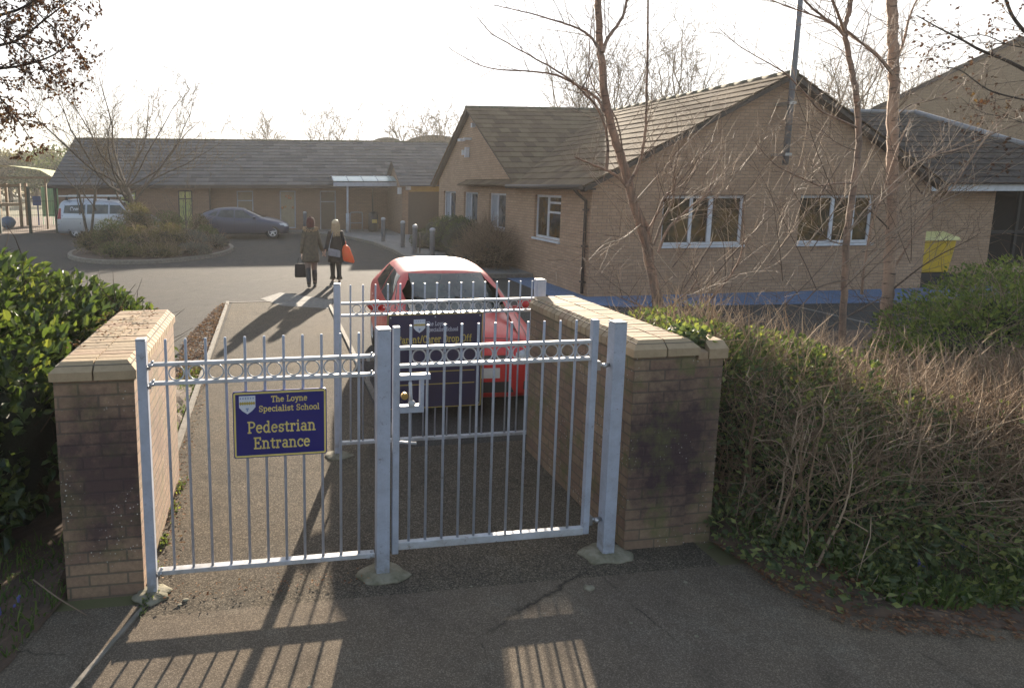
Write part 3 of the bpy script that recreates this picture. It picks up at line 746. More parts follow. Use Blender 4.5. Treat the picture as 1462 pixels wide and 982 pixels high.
# big gabled house far right
bh = thing('gabled_house', 'tall buff brick gable wall rising above the low roofs at the far right', 'building', (0, 0, 0))
w = MB(); w.box(-11,11,0,.3,0,3.1); w.prism([(-11,3.1),(11,3.1),(0,9.15)], 'y', 0, .3); w.box(-11,-10.7,.3,14,0,3.1); w.box(10.7,11,.3,14,0,3.1)
obj('wall', w, MAT['bigbrick'], bh)
rf = MB(); roof_slope(rf, (-11.4,14,2.95), (-11.4,-.15,2.95), (0,14,9.3), (0,-.15,9.3), 20, r_, .04, .8); roof_slope(rf, (11.4,-.15,2.95), (11.4,14,2.95), (0,-.15,9.3), (0,14,9.3), 20, r_, .04, .8)
obj('roof', rf, MAT['tile'], bh)
w = MB(); w.prism([(-11.4,2.93),(0,9.28),(0,9.10),(-11.4,2.75)], 'y', -.13, -.004).cut(); w.prism([(.002,9.28),(11.4,2.93),(11.4,2.75),(.002,9.10)], 'y', -.13, -.004)
obj('verge', w, MAT['fascia_dark'], bh)
bh.location = (34.9, 26.0, 0); bh.rotation_euler = (0, 0, R(-50))

# house roofs far beyond the wing
for x, z, hw_, lab in ((7.8,6.5,1.0,'leftmost and smallest of the dark rounded roofs showing over the far wing ridge'),(11.1,6.85,1.5,'middle one of the dark rounded roofs showing over the far wing ridge'),(15.7,7.1,2.4,'largest dark rounded roof, next to the near school gable')):
    b = MB(); pr = [(x-hw_*1.3, z-2.0)]+[(x+hw_*1.3*math.cos(R(180-15*k)), z-1.2+1.2*math.sin(R(180-15*k))) for k in range(1,12)]+[(x+hw_*1.3, z-2.0)]
    b.prism(pr[::-1], 'y', 60, 66); b.box(x-hw_,x+hw_,60.2,65.8,0,z-2.0)
    tag(obj('rounded_roof', b, bpy.data.materials.get('dome_roof') or simple('dome_roof', (.10,.085,.06), .8)), lab, 'roof', 'rounded roofs beyond the far wing')

# ---------------------------------------------------------------- play area at far left
pg = MB().add([(-40,33.8,.004),(-10.2,33.8,.004),(-10.2,50,.004),(-40,50,.004)], [(0,1,2,3)])
struct('play_ground', pg, simple('bark_chip', (.16,.10,.065), .95, c2=(.10,.07,.05), scale=3, bump=.5))
pf = thing('mesh_fence', 'dark green play area fence with tall posts left of the silver van', 'fence', (-12, 34, 0))
for x in (-17.5,-15.6,-13.45,-12.02,-10.75):
    w = MB().box(x-.06,x+.06,33.9,34.02,0,2.35); obj('post', w, simple('fence_green', (.018,.035,.022), .5) if x == -17.5 else bpy.data.materials['fence_green'], pf)
w = MB()
for z in (.1,.9,1.6,2.3): w.box(-17.5,-10.75,33.94,33.965,z,z+.02)
for k in range(68): w.box(-17.5+.1*k,-17.495+.1*k,33.945,33.955,.05,2.3)
obj('mesh_panel', w, bpy.data.materials['fence_green'], pf)
tc = thing('tent_canopy', 'pale yellow domed shade canopy in the play area at the left edge', 'canopy', (-14.5, 38, 0))
w = MB(); 
rings = []
for j in range(6):
    t = j/5; rings.append([(-15.1+3.3*math.cos(math.pi*t), 37+3*k/4, 2.85+.65*math.sin(math.pi*t)) for k in range(5)])
vs = [p for r in rings for p in r]; w.add(vs, [(j*5+k,(j+1)*5+k,(j+1)*5+k+1,j*5+k+1) for j in range(5) for k in range(4)], 0, True)
obj('cover', w, simple('canopy_cloth', (.42,.42,.20), .8), tc)
w = MB()
for x in (-18,-12.2): w.box(x-.05,x+.05,37,37.1,0,2.85)
w.box(-18.4,-11.4,36.95,37.03,2.75,2.86)
obj('post', w, simple('timber', (.22,.15,.08), .8), tc)
w = MB().box(-13.75,-12.55,41,41.03,.5,2.25)
for k in range(5): w.box(-13.76+k*.29,-13.72+k*.29,40.95,40.998,.0,2.3)
gbm = simple('green_board', (.22,.50,.30), .7, c2=(.30,.56,.36), scale=4)
tag(obj('windbreak', w, gbm), 'bright green panel screen at the back of the play area', 'screen')
w = MB().box(-13.95,-13.5,40,40.1,1.2,1.75); w.box(-13.75,-13.7,40.1,40.2,0,1.75); tag(obj('play_board', w, simple('blue_board', (.04,.10,.32), .6)), 'blue board standing left of the green panel screen', 'board')
for k,(x,c) in enumerate(((-15.3,'blue'),(-14.45,'blue'))):
    w = MB().ico((x,37.5,.35), (.42,.35,.36), 2); w.box(x-.05,x+.05,37.3,37.4,0,.3)
    tag(obj('play_barrel', w, simple('barrel_blue', (.03,.10,.20), .6)), ('blue play barrel cut by the left photo edge' if k == 0 else 'blue play barrel behind the nearest fence post'), 'barrel', 'barrels in the play area')
fr = thing('climbing_frame', 'wooden climbing frame seen through the dark green play fence', 'climbing frame', (-15, 39, 0))
w = MB()
for x in (-16.6,-15.4,-14.3): w.box(x-.07,x+.07,39,39.14,0,2.5); w.box(x-.07,x+.07,40,40.14,0,2.5)
w.box(-16.6,-14.3,39.02,39.12,2.3,2.45); w.box(-16.6,-14.3,39.02,39.12,1.2,1.32)
obj('frame', w, bpy.data.materials['timber'], fr)
w = MB().box(-16.5,-14.4,39.2,40,1.32,1.38); obj('platform', w, bpy.data.materials['timber'], fr)
# ---------------------------------------------------------------- lettering (own slab serif strokes)
def arc(cx, cy, rx, ry, a0, a1, n=14):
    return [(cx+rx*math.cos(R(a0+(a1-a0)*k/n)), cy+ry*math.sin(R(a0+(a1-a0)*k/n))) for k in range(n+1)]
SER = lambda x, y, w=.15: [(x-w, y), (x+w, y)]
GL = {
 'o': (.62, [arc(.31,.34,.24,.34,0,360,20)]),
 'e': (.60, [[(.07,.38),(.53,.38)], arc(.30,.34,.23,.34,6,320,18)]),
 'c': (.56, [arc(.31,.34,.24,.34,40,320,18), [(.50,.46),(.50,.66)]]),
 'a': (.62, [arc(.26,.19,.19,.19,0,360,14), [(.46,.0),(.46,.48)], arc(.28,.48,.18,.2,0,150,8), [(.46,.0),(.6,.0)]]),
 'n': (.72, [[(.15,0),(.15,.68)], arc(.34,.42,.2,.26,180,0,10), [(.54,.42),(.54,0)], SER(.15,0,.12), SER(.56,0,.12), [(.02,.68),(.15,.68)]]),
 'm': (1.05,[[(.15,0),(.15,.68)], arc(.32,.42,.17,.26,180,0,10), [(.49,.42),(.49,0)], arc(.66,.42,.17,.26,180,0,10), [(.83,.42),(.83,0)], SER(.15,0,.1), SER(.49,0,.1), SER(.85,0,.1), [(.02,.68),(.15,.68)]]),
 'h': (.72, [[(.15,0),(.15,1.02)], arc(.34,.42,.2,.26,180,0,10), [(.54,.42),(.54,0)], SER(.15,0,.12), SER(.56,0,.12), [(.02,1.02),(.15,1.02)]]),
 'r': (.52, [[(.15,0),(.15,.68)], arc(.34,.42,.2,.26,180,70,8), [(.42,.68),(.42,.52)], SER(.15,0,.13), [(.02,.68),(.15,.68)]]),
 't': (.46, [[(.2,.88),(.2,.16)], arc(.31,.16,.11,.16,180,330,8), [(.03,.66),(.4,.66)]]),
 'i': (.34, [[(.16,0),(.16,.68)], SER(.16,0,.13), [(.04,.68),(.16,.68)], [(.15,.88),(.15,1.0)]]),
 'l': (.34, [[(.16,0),(.16,1.02)], SER(.16,0,.13), [(.04,1.02),(.16,1.02)]]),
 'd': (.68, [arc(.29,.34,.22,.34,0,360,18), [(.5,0),(.5,1.02)], [(.5,0),(.64,0)], [(.38,1.02),(.5,1.02)]]),
 'p': (.68, [arc(.37,.34,.22,.34,0,360,18), [(.16,-.3),(.16,.68)], SER(.16,-.3,.13), [(.03,.68),(.16,.68)]]),
 'y': (.66, [[(.12,.68),(.34,.08)], [(.56,.68),(.26,-.28),(.1,-.3)], SER(.12,.68,.11), SER(.56,.68,.1)]),
 's': (.52, [arc(.27,.5,.17,.17,30,270,10)+arc(.27,.17,.18,.17,90,-150,10), [(.43,.52),(.43,.68)], [(.1,.0),(.1,.17)]]),
 'f': (.44, [[(.18,0),(.18,.8)], arc(.32,.8,.14,.2,180,60,8), [(.04,.66),(.38,.66)], SER(.18,0,.13)]),
 'T': (.74, [[(.37,0),(.37,1)], [(.06,1),(.68,1)], SER(.37,0,.14), [(.06,1),(.06,.8)], [(.68,1),(.68,.8)]]),
 'L': (.66, [[(.17,0),(.17,1)], [(.04,0),(.58,0)], SER(.17,1,.13), [(.58,0),(.58,.24)]]),
 'S': (.64, [arc(.32,.75,.22,.25,30,270,10)+arc(.32,.25,.23,.25,90,-150,10), [(.53,.78),(.53,1)], [(.1,0),(.1,.24)]]),
 'P': (.72, [[(.17,0),(.17,1)], [(.04,1),(.38,1)]+arc(.38,.74,.26,.26,90,-90,10)+[(.17,.48)], SER(.18,0,.14)]),
 'E': (.74, [[(.17,0),(.17,1)], [(.04,1),(.62,1)], [(.04,0),(.65,0)], [(.17,.52),(.46,.52)], [(.62,1),(.62,.8)], [(.65,0),(.65,.22)], [(.46,.42),(.46,.62)]]),
 'C': (.72, [arc(.38,.5,.3,.5,50,310,20), [(.62,.72),(.62,1)]]),
 'D': (.78, [[(.17,0),(.17,1)], [(.04,1),(.34,1)]+arc(.34,.5,.34,.5,90,-90,14)+[(.04,0)]]),
 'O': (.80, [arc(.4,.5,.32,.5,0,360,24)]),
 '/': (.44, [[(.06,-.1),(.38,1.08)]]),
 ' ': (.34, []),
}
def text_width(s, track=.06): return sum(GL[c][0]+track for c in s)-track
def lettering(mb, s, cx_, base, size, y, bold=.13, width=None, track=.06):
    """letters on a plane facing -y, centred at cx_, cap height = size"""
    kx = (width/text_width(s, track)) if width else size
    x = cx_-text_width(s, track)*kx/2; q = 0
    for c in s:
        wd, st = GL[c]
        for path in st:
            q += 1; yy = y-0.0012-0.00003*(q % 23)
            t = bold*size/2
            for i in range(len(path)-1):
                a = Vector((x+path[i][0]*kx, base+path[i][1]*size)); b = Vector((x+path[i+1][0]*kx, base+path[i+1][1]*size))
                d = b-a
                if d.length < 1e-7: continue
                d.normalize(); a2 = a-d*t*.55; b2 = b+d*t*.55; n = Vector((-d.y, d.x))*t
                y2 = yy-0.000004*i
                mb.add([(a2.x-n.x,y2,a2.y-n.y),(b2.x-n.x,y2,b2.y-n.y),(b2.x+n.x,y2,b2.y+n.y),(a2.x+n.x,y2,a2.y+n.y)], [(0,1,2,3)])
        x += (wd+track)*kx
def crest(parent, x, z, w, h, y):
    p = [(x,z),(x+w,z),(x+w,z-h*.62),(x+w*.8,z-h*.82),(x+w*.5,z-h),(x+w*.2,z-h*.82),(x,z-h*.62)]
    m = MB().prism(p[::-1], 'y', y-.003, y); c = obj('crest', m, MAT['crest'], parent)
    m = MB()
    n = 7; top = []; bot = []
    for k in range(2*n+1):
        t = k/(2*n); top.append((x+.002+(w-.004)*t, z-h*(.30 if k % 2 else .36))); bot.append((x+.002+(w-.004)*t, z-h*(.50 if k % 2 else .44)))
    m.prism((top+bot[::-1]), 'y', y-.0046, y-.0035); obj('crest_band', m, MAT['golddull'], c)
    m = MB()
    for k in range(6): m.box(x+w*(.06+.155*k), x+w*(.06+.155*k)+w*.07, y-.0046, y-.0035, z-h*.17, z-h*.08)
    m.prism([(x+w*.42,z-h*.66),(x+w*.58,z-h*.66),(x+w*.6,z-h*.72),(x+w*.54,z-h*.75),(x+w*.55,z-h*.84),(x+w*.45,z-h*.84),(x+w*.46,z-h*.75),(x+w*.4,z-h*.72)], 'y', y-.0046, y-.0035)
    obj('crest_mark', m, MAT['crestblue'], c)

# ---------------------------------------------------------------- gate walls
def gate_wall(name, label, x0, x1, y0, y1, m, extra=None):
    t = thing(name, label, 'wall', ((x0+x1)/2, (y0+y1)/2, 0))
    b = MB().box(x0,x1,y0,y1,-.02,1.365)
    if extra: b.box(*extra, -.02, 1.33)
    obj('brickwork', b, m, t)
    c = MB(); ov = .018; xm = (x0+x1)/2
    c.box(x0+.012,x1-.012,y0+.012,y1-.012,1.365,1.452,1)
    y = y0-ov; k = 0
    while y < y1+ov-.05:
        for side in (0,1):
            j = rnd.uniform(-.002,.002); e = y+.0655
            if side == 0: a, b_ = x0-ov, xm-.005; pr = [(a,1.367),(a,1.418),(a+.058,1.472+j),(b_,1.472+j),(b_,1.367)]
            else: a, b_ = xm+.005, x1+ov; pr = [(a,1.367),(a,1.472+j),(b_-.058,1.472+j),(b_,1.418),(b_,1.367)]
            if k == 0:
                # special end brick, its front edge chamfered too
                n = len(pr); vs = [(p[0], y if p[1] < 1.43 else y+.055, p[1]) for p in pr]+[(p[0], y+.115, p[1]) for p in pr]
                # front: keep lower vertical band
                pr2 = [(a,1.367),(b_,1.367),(b_,1.418),(a,1.418)]
                fl = [(p[0], y, p[1]) for p in pr2]
                if side == 0: topf = [(a+.058,y+.055,1.472+j),(b_,y+.055,1.472+j)]; back = [(a,y+.115,1.367),(b_,y+.115,1.367),(b_,y+.115,1.472+j),(a+.058,y+.115,1.472+j),(a,y+.115,1.418)]
                else: topf = [(a,y+.055,1.472+j),(b_-.058,y+.055,1.472+j)]; back = [(a,y+.115,1.367),(b_,y+.115,1.367),(b_,y+.115,1.418),(b_-.058,y+.115,1.472+j),(a,y+.115,1.472+j)]
                V = fl+topf+back   # 0 la,1 lb,2 ub,3 ua,4 ta,5 tb,6.. back
                F = [(0,1,2,3),(3,2,5,4),(0,6,7,1)]
                if side == 0: F += [(6,10,9,8,7),(1,7,8,5,2),(0,3,10,6),(3,4,9,10),(4,5,8,9)]
                else: F += [(6,10,9,8,7),(1,7,8,2),(2,8,9,5),(0,3,4,10,6),(4,5,9,10)]
                c.add(V, F, 0)
            else:
                c.prism(pr, 'y', y, e, 0)
        y += .125 if k == 0 else .0755
        k += 1
    o = obj('coping', c, [MAT['coping'], MAT['coping_end']], t)
    return t
gate_wall('gate_wall', 'short buff brick wall with sloping coping left of the gate, under laurel', -1.262, -.812, 3.74, 5.28, MAT['wallbrick'])
gw = gate_wall('gate_wall', 'short brick wall right of the gate, its front darkly stained', 2.36, 2.80, 3.74, 5.42, MAT['wallbrick_dark'], extra=(2.80,3.02,3.76,4.2))
c = MB(); c.prism([(3.76-.018,1.333),(3.76-.018,1.40),(3.80,1.445),(4.2,1.445),(4.22,1.333)], 'x', 2.90, 3.04); c.prism([(3.76-.018,1.333),(3.76-.018,1.38),(3.80,1.40),(4.2,1.40),(4.22,1.333)], 'x', 2.822, 2.89)
obj('coping', c, MAT['coping'], gw)

# ---------------------------------------------------------------- gates and railings
GY = 3.72
def post(name, label, x, y, w, h, group=None, foot=.0):
    t = thing(name, label, 'post', (x, y, 0), group)
    b = MB().box(x-w/2,x+w/2,y-w/2,y+w/2,.0,h-.012); o = bevel(obj('tube', b, MAT['gate'], t), .004)
    b = MB().box(x-w/2-.001,x+w/2+.001,y-w/2-.001,y+w/2+.001,h-.011,h); bevel(obj('cap', b, MAT['gatepale'], t), .004)
    if foot:
        f = MB(); n = 26; rings = []
        for k, (rr, z) in enumerate(((1.0,0.006),(1.0,.011),(.9,.018),(.5,.028),(.06,.032))):
            rings.append([(x+foot*rr*math.cos(2*math.pi*j/n)*(1+.42*mnoise.noise(Vector((math.cos(2*math.pi*j/n)*1.7+x*3,math.sin(2*math.pi*j/n)*1.7,0)))), y-.02+foot*.8*rr*math.sin(2*math.pi*j/n)*(1+.45*mnoise.noise(Vector((x*5,math.cos(2*math.pi*j/n)*1.6,math.sin(2*math.pi*j/n)*1.6)))), z+.006*mnoise.noise(Vector((j,k,x)))) for j in range(n)])
        f.rings(rings, cap=True); obj('footing', f, MAT['concrete'], t)
    return t
post('gate_post', 'slim blue-grey metal post against the left brick wall', -.757, GY, .056, 1.61, foot=.12)
post('gate_post', 'square blue-grey metal post in the middle, standing on a round mossy concrete footing', .672, GY, .084, 1.625, foot=.15)
post('gate_post', 'wide blue-grey metal post against the right brick wall', 2.215, GY, .084, 1.62, foot=.17)

def bars_and_rings(t, xs, y, z0, ztop, zr0, zr1, br=.0085, ring_spans=None, mat=None, ringmat=None):
    first = None
    for x in xs:
        if first is None:
            m = MB(); m.tube([(0,0,z0),(0,0,ztop-.012),(0,0,ztop)], [br,br,br*.8], 8)
            first = obj('bar', m, mat or MAT['gate'], t); first.location = Vector((x,y,0))-t.location; c = first
        else:
            c = first.copy(); COL.objects.link(c); c.parent = t; c.location = Vector((x,y,0))-t.location
    rr = (zr1-zr0)/2-.014; fr = None
    for a, b in (ring_spans or [(xs[i], xs[i+1]) for i in range(len(xs)-1)]):
        q = min(rr, (b-a)/2-.006)
        if fr is None:
            fr = obj('ring', MB().torus_y((0,0,0), q, .0048, 20, 6), ringmat or MAT['gatepale'], t); c = fr
        else:
            c = fr.copy(); COL.objects.link(c); c.parent = t
        c.location = Vector(((a+b)/2, y, (zr0+zr1)/2))-t.location
def rail(m, x0, x1, y, z, h=.0105, d=.018): m.box(x0,x1,y-d,y+d,z-h,z+h)
# fixed railing panel on the left
lp = thing('railing_panel', 'low blue-grey railing panel with rings, left of the middle post, carrying the navy entrance sign', 'railing', (-.04, GY, 0))
m = MB(); rail(m, -.722,.62,GY,1.45); m.cut(); rail(m,-.722,.62,GY,1.335); bevel(obj('top_rail', m, MAT['gatepale'], lp), .003)
m = MB(); rail(m, -.722,.62,GY,.145,.014,.025); bevel(obj('bottom_rail', m, MAT['gatepale'], lp), .003)
xs = [-.622+.1143*k for k in range(11)]
bars_and_rings(lp, xs, GY, .159, 1.60, 1.335, 1.45)
m = MB()
for x in (-.70,.60):
    for z in (1.45,1.335,.145): m.cut(); m.ico((x,GY-.026,z), .011, 1); m.ico((x,GY+.0,z+.016), .011, 1); m.box(x-.03,x-.01,GY-.01,GY+.01,z-.03,z-.012)
m.cuts = m.cuts[1:]; obj('bolt', m, MAT['steel'], lp)
# swinging gate
gt = thing('swing_gate', 'closed blue-grey metal gate with rings and a boxed latch, right of the middle post', 'gate', (1.4, GY, 0))
m = MB(); w2 = .021
m.box(.733,.775,GY-w2,GY+w2,.14,1.63).cut(); m.box(2.035,2.077,GY-w2,GY+w2,.17,1.635); bevel(obj('stile', m, MAT['gate'], gt), .003)
m = MB(); rail(m,.775,2.035,GY,1.492); m.cut(); rail(m,.775,2.035,GY,1.378); bevel(obj('top_rail', m, MAT['gatepale'], gt), .003)
m = MB(); rail(m,.775,2.035,GY,.19,.024,.020); bevel(obj('bottom_rail', m, MAT['gatepale'], gt), .003)
xs = [.845+.1085*k for k in range(11)]
bars_and_rings(gt, xs, GY, .214, 1.635, 1.378, 1.492, ring_spans=[(.775,.845)][:0]+[(xs[i],xs[i+1]) for i in range(10)]+[(xs[-1],2.035)])
m = MB(); m.box(.775,.97,GY-.022,GY+.022,1.290,1.325); m.box(.775,.93,GY-.022,GY+.022,1.08,1.125); m.box(.905,.93,GY-.020,GY+.020,1.125,1.290)
bevel(obj('latch_box', m, MAT['gate'], gt), .003)
m = MB(); m.tube([(.838,GY-.03,1.28),(.842,GY-.03,1.2),(.846,GY-.03,1.155)], [.011,.010,.012], 8); m.ico((.848,GY-.032,1.145), .024, 2); obj('latch_handle', m, MAT['gatepale'], gt)
m = MB(); m.disc_y((.803,GY-.028,1.195), .022, .02, 14); m.disc_y((.803,GY-.04,1.195), .010, .02, 10); obj('lock', m, MAT['brass'], gt)
m = MB(); m.tube([(.77,GY+.05,.86),(.80,GY+.05,.862),(.90,GY+.05,.848)], .009, 6); obj('drop_bolt', m, MAT['gatepale'], gt)
m = MB()
for z in (1.33,.26): m.tube([(2.06,GY,z),(2.17,GY,z)], .013, 8); m.box(2.07,2.10,GY-.02,GY+.02,z-.03,z+.03); m.ico((2.13,GY-.015,z),.02,1); m.cut()
obj('hinge', m, MAT['steel'], gt)
# rear railing
RY = 5.54
post('gate_post', 'blue-grey metal post of the rear railing, seen between the signs', .578, RY, .058, 1.615, foot=.12)
post('gate_post', 'rear railing post whose top shows past the end of the right wall', 2.49, RY, .08, 1.615, foot=0)
rp = thing('railing_panel', 'blue-grey railing with rings behind the gate, in front of the red car', 'railing', (1.5, RY, 0))
m = MB(); rail(m,.613,2.44,RY,1.43); m.cut(); rail(m,.613,2.44,RY,1.32); bevel(obj('top_rail', m, MAT['gatepale'], rp), .003)
m = MB(); rail(m,.613,2.44,RY,.12,.014,.022); bevel(obj('bottom_rail', m, MAT['gatepale'], rp), .003)
xs = [.70+.1143*k for k in range(16)]
bars_and_rings(rp, xs, RY, .134, 1.60, 1.32, 1.43)
c = MB(); c.tube([(2.545,RY,.1),(2.545,RY,1.60)], .0085, 8); obj('bar', c, MAT['gate'], rp)

# ---------------------------------------------------------------- signs
sg = thing('sign_board', 'navy sign with yellow border reading Pedestrian Entrance on the left railing', 'sign', (.035, GY-.035, .85))
SY = GY-.045; X0, X1, Z0, Z1 = -.243, .317, .86, 1.275
def rrect(x0,x1,z0,z1,r,n=4):
    p = []
    for cx_,cz,a in ((x1-r,z0+r,-90),(x1-r,z1-r,0),(x0+r,z1-r,90),(x0+r,z0+r,180)):
        for k in range(n+1): p.append((cx_+r*math.cos(R(a+90*k/n)), cz+r*math.sin(R(a+90*k/n))))
    return p
def border(mb, x0,x1,z0,z1,w,y0,y1,r=.012):
    o = rrect(x0,x1,z0,z1,r); i = rrect(x0+w,x1-w,z0+w,z1-w,max(r-w,.003)); n = len(o)
    vs = [(p[0],y0,p[1]) for p in o]+[(p[0],y0,p[1]) for p in i]+[(p[0],y1,p[1]) for p in o]+[(p[0],y1,p[1]) for p in i]
    fs = []
    for k in range(n):
        k2 = (k+1) % n; fs += [(k,k2,n+k2,n+k),(k,2*n+k,2*n+k2,k2),(n+k,n+k2,3*n+k2,3*n+k)]
    mb.add(vs, fs)
b = MB().prism(rrect(X0,X1,Z0,Z1,.014), 'y', SY, SY+.012); obj('board', b, MAT['navy'], sg)
b = MB(); border(b, X0+.006,X1-.006,Z0+.006,Z1-.006,.010,SY-.0022,SY-.0004); obj('border', b, MAT['gold'], sg)
b = MB()
lettering(b, 'The Loyne', .092, 1.206, .034, SY, .165, .215)
b.cut(); lettering(b, 'Specialist School', .092, 1.148, .034, SY, .165, .362)
b.cut(); lettering(b, 'Pedestrian', .045, 1.018, .066, SY, .135, .408)
b.cut(); lettering(b, 'Entrance', .045, .918, .066, SY, .135, .338)
obj('lettering', b, MAT['gold'], sg)
crest(sg, -.205, 1.248, .096, .112, SY)
sr = thing('sign_board', 'large navy sign with white crest on the rear railing before the red car', 'sign', (1.475, RY-.03, .43))
SY2 = RY-.042; A0, A1, B0, B1 = 1.03, 1.93, .43, 1.325
b = MB().box(A0,A1,SY2,SY2+.012,B0,B1); obj('board', b, MAT['navyold'], sr)
b = MB(); border(b, A0+.003,A1-.003,B0+.003,B1-.003,.007,SY2-.0022,SY2-.0004,.006); obj('border', b, MAT['golddull'], sr)
b = MB(); lettering(b, 'The Loyne', 1.488, 1.212, .036, SY2, .16, .19); b.cut(); lettering(b, 'Specialist School', 1.545, 1.158, .034, SY2, .16, .30); obj('lettering', b, MAT['lettergrey'], sr)
b = MB(); lettering(b, 'Parent/Carer Drop Off', 1.475, 1.055, .062, SY2, .15, .70); obj('lettering', b, MAT['golddull'], sr)
b = MB(); b.box(1.10,1.86,SY2-.002,SY2-.0006,.775,.783).cut(); b.box(1.10,1.86,SY2-.002,SY2-.0006,.655,.663); obj('divider', b, MAT['golddull'], sr)
crest(sr, 1.275, 1.272, .108, .125, SY2)
m = MB()
for x,z in ((A0+.03,B1-.03),(A1-.03,B1-.03),(A0+.03,B0+.03),(A1-.03,B0+.03),(1.475,B1-.03)): m.ico((x,SY2-.004,z),.008,1)
obj('bolt', m, MAT['gatepale'], sr)
# ---------------------------------------------------------------- vehicles
def eval_mesh(o):
    dg = bpy.context.evaluated_depsgraph_get(); dg.update()
    me = bpy.data.meshes.new_from_object(o.evaluated_get(dg), depsgraph=dg); return me
def drop(o):
    me = o.data; bpy.data.objects.remove(o)
    if me and me.users == 0: bpy.data.meshes.remove(me)
def shell(stations, wheels, wr, hwmax, arch=.055):
    rings = []
    for (x,hw,zb,zbelt,hwt,zt) in stations:
        h = [(0.0,zb),(hw*.80,zb),(hw*.97,zb+.05),(hw,zb+.22),(hw*1.0,zbelt-.14),(hw*.955,zbelt-.01),(hwt,zt-.055 if zt-zbelt > .12 else zbelt+(zt-zbelt)*.6),(hwt*.82,zt-.008),(hwt*.4,zt+.012),(0.0,zt+.016)]
        ring = [(x,y,z) for y,z in h]+[(x,-y,z) for y,z in h[-2:0:-1]]
        rings.append(ring)
    m = MB().rings(rings); o = obj('tmp', m, MAT['dark'])
    s = o.modifiers.new('s','SUBSURF'); s.levels = 2; s.render_levels = 2
    cuts = []
    for (wx, side) in wheels:
        c = MB().disc_y((wx, side*(hwmax-.04), wr+.01), wr+arch, .46, 28); co = obj('cut', c, MAT['dark']); cuts.append(co)
        b = o.modifiers.new('b','BOOLEAN'); b.object = co; b.operation = 'DIFFERENCE'; b.solver = 'EXACT'
    me = eval_mesh(o)
    o.modifiers.clear(); s = o.modifiers.new('s','SUBSURF'); s.levels = 2
    me2 = eval_mesh(o); bm = bmesh.new(); bm.from_mesh(me2); bvh = BVHTree.FromBMesh(bm); bm.free(); bpy.data.meshes.remove(me2)
    for c in cuts: drop(c)
    drop(o)
    return me, bvh
def proj(mb, bvh, corners, how, off=.004, nu=8, nv=6, mi=0, thick=0.0):
    """project a quad (4 corners in 2d) on the shell; how: 'R' (right side, -y), 'L' (+y), 'F' front, 'B' back, 'T' top"""
    vs = []; ok = True
    for j in range(nv+1):
        for i in range(nu+1):
            u, v = i/nu, j/nv
            p = [(corners[0][k]*(1-u)+corners[1][k]*u)*(1-v)+(corners[3][k]*(1-u)+corners[2][k]*u)*v for k in (0,1)]
            if how == 'R': o_, d_ = Vector((p[0],-3,p[1])), Vector((0,1,0))
            elif how == 'L': o_, d_ = Vector((p[0],3,p[1])), Vector((0,-1,0))
            elif how == 'F': o_, d_ = Vector((5,p[0],p[1])), Vector((-1,0,0))
            elif how == 'B': o_, d_ = Vector((-5,p[0],p[1])), Vector((1,0,0))
            else: o_, d_ = Vector((p[0],p[1],4)), Vector((0,0,-1))
            h = bvh.ray_cast(o_, d_)
            if h[0] is None: 
                # nearest point
                h = bvh.find_nearest(o_+d_*3)
            n = h[1] if h[1].dot(d_) < 0 else -h[1]
            vs.append(h[0]+n*off)
    fs = []
    for j in range(nv):
        for i in range(nu):
            a = j*(nu+1)+i; fs.append((a,a+1,a+nu+2,a+nu+1) if how in 'RFT' else (a,a+nu+1,a+nu+2,a+1))
    mb.add(vs, fs, mi, True); return mb
def wheel(parent, x, side, wr, hw, spokes=5):
    y = side*(hw-.115)
    m = MB(); prof = [(-.10,wr*.62),(-.10,wr*.93),(-.075,wr),(.075,wr),(.10,wr*.93),(.10,wr*.62)]
    n = 28; rings = [[(x+r_*math.cos(2*math.pi*k/n), y+t*side, wr+r_*math.sin(2*math.pi*k/n)) for k in range(n)] for t, r_ in prof]
    m.rings(rings, cap=False); t_ = obj('wheel', m, MAT['tyre'], parent)
    m = MB()
    m.disc_y((x,y+side*.02,wr), wr*.60, .10, 24, 1)
    m.torus_y((x,y+side*.085,wr), wr*.60, .016, 24, 6, 0)
    for k in range(spokes):
        a = 2*math.pi*k/spokes+.3
        c, s_ = math.cos(a), math.sin(a); w_ = wr*.10
        p0 = (x+c*wr*.08, wr+s_*wr*.08); p1 = (x+c*wr*.6, wr+s_*wr*.6)
        vs = []
        for yy in (y+side*.074, y+side*.092):
            for p, ww in ((p0,w_*1.1),(p1,w_*.8)):
                vs += [(p[0]-s_*ww, yy, p[1]+c*ww),(p[0]+s_*ww, yy, p[1]-c*ww)]
        m.add(vs, [(0,1,3,2),(4,6,7,5),(0,2,6,4),(1,5,7,3),(2,3,7,6),(0,4,5,1)], 0)
    m.disc_y((x,y+side*.09,wr), wr*.16, .02, 12, 0)
    obj('rim', m, [MAT['alloy'], MAT['black']], t_)
MAT['tyre'] = simple('tyre_rubber', (.022,.021,.020), .85)
MAT['alloy'] = simple('alloy_wheel', (.62,.63,.65), .4, .2)
MAT['lens'] = simple('headlamp_lens', (.55,.57,.58), .12, .2, c2=(.30,.31,.33), scale=25)
MAT['redlens'] = simple('rear_lamp_red', (.30,.015,.02), .2)
MAT['plate'] = simple('plate_white', (.55,.55,.52), .5)
MAT['trim'] = simple('grey_trim', (.06,.06,.065), .6)
def paint(name, c, flake=0.3, rough=.28):
    m = NT(name); m.set('Base Color', m.mix(m.ramp(m.noise(2.0,5), [(0.3,g3(0)),(0.75,g3(.5))]), c, tuple(x*.85+.004 for x in c)))
    m.set('Roughness', m.ramp(m.noise(6,5), [(0.3,g3(rough)),(0.7,g3(rough+.14))])); m.set('Metallic', flake); m.set('Coat Weight', .22); m.set('Coat Roughness', .10); return m.mat
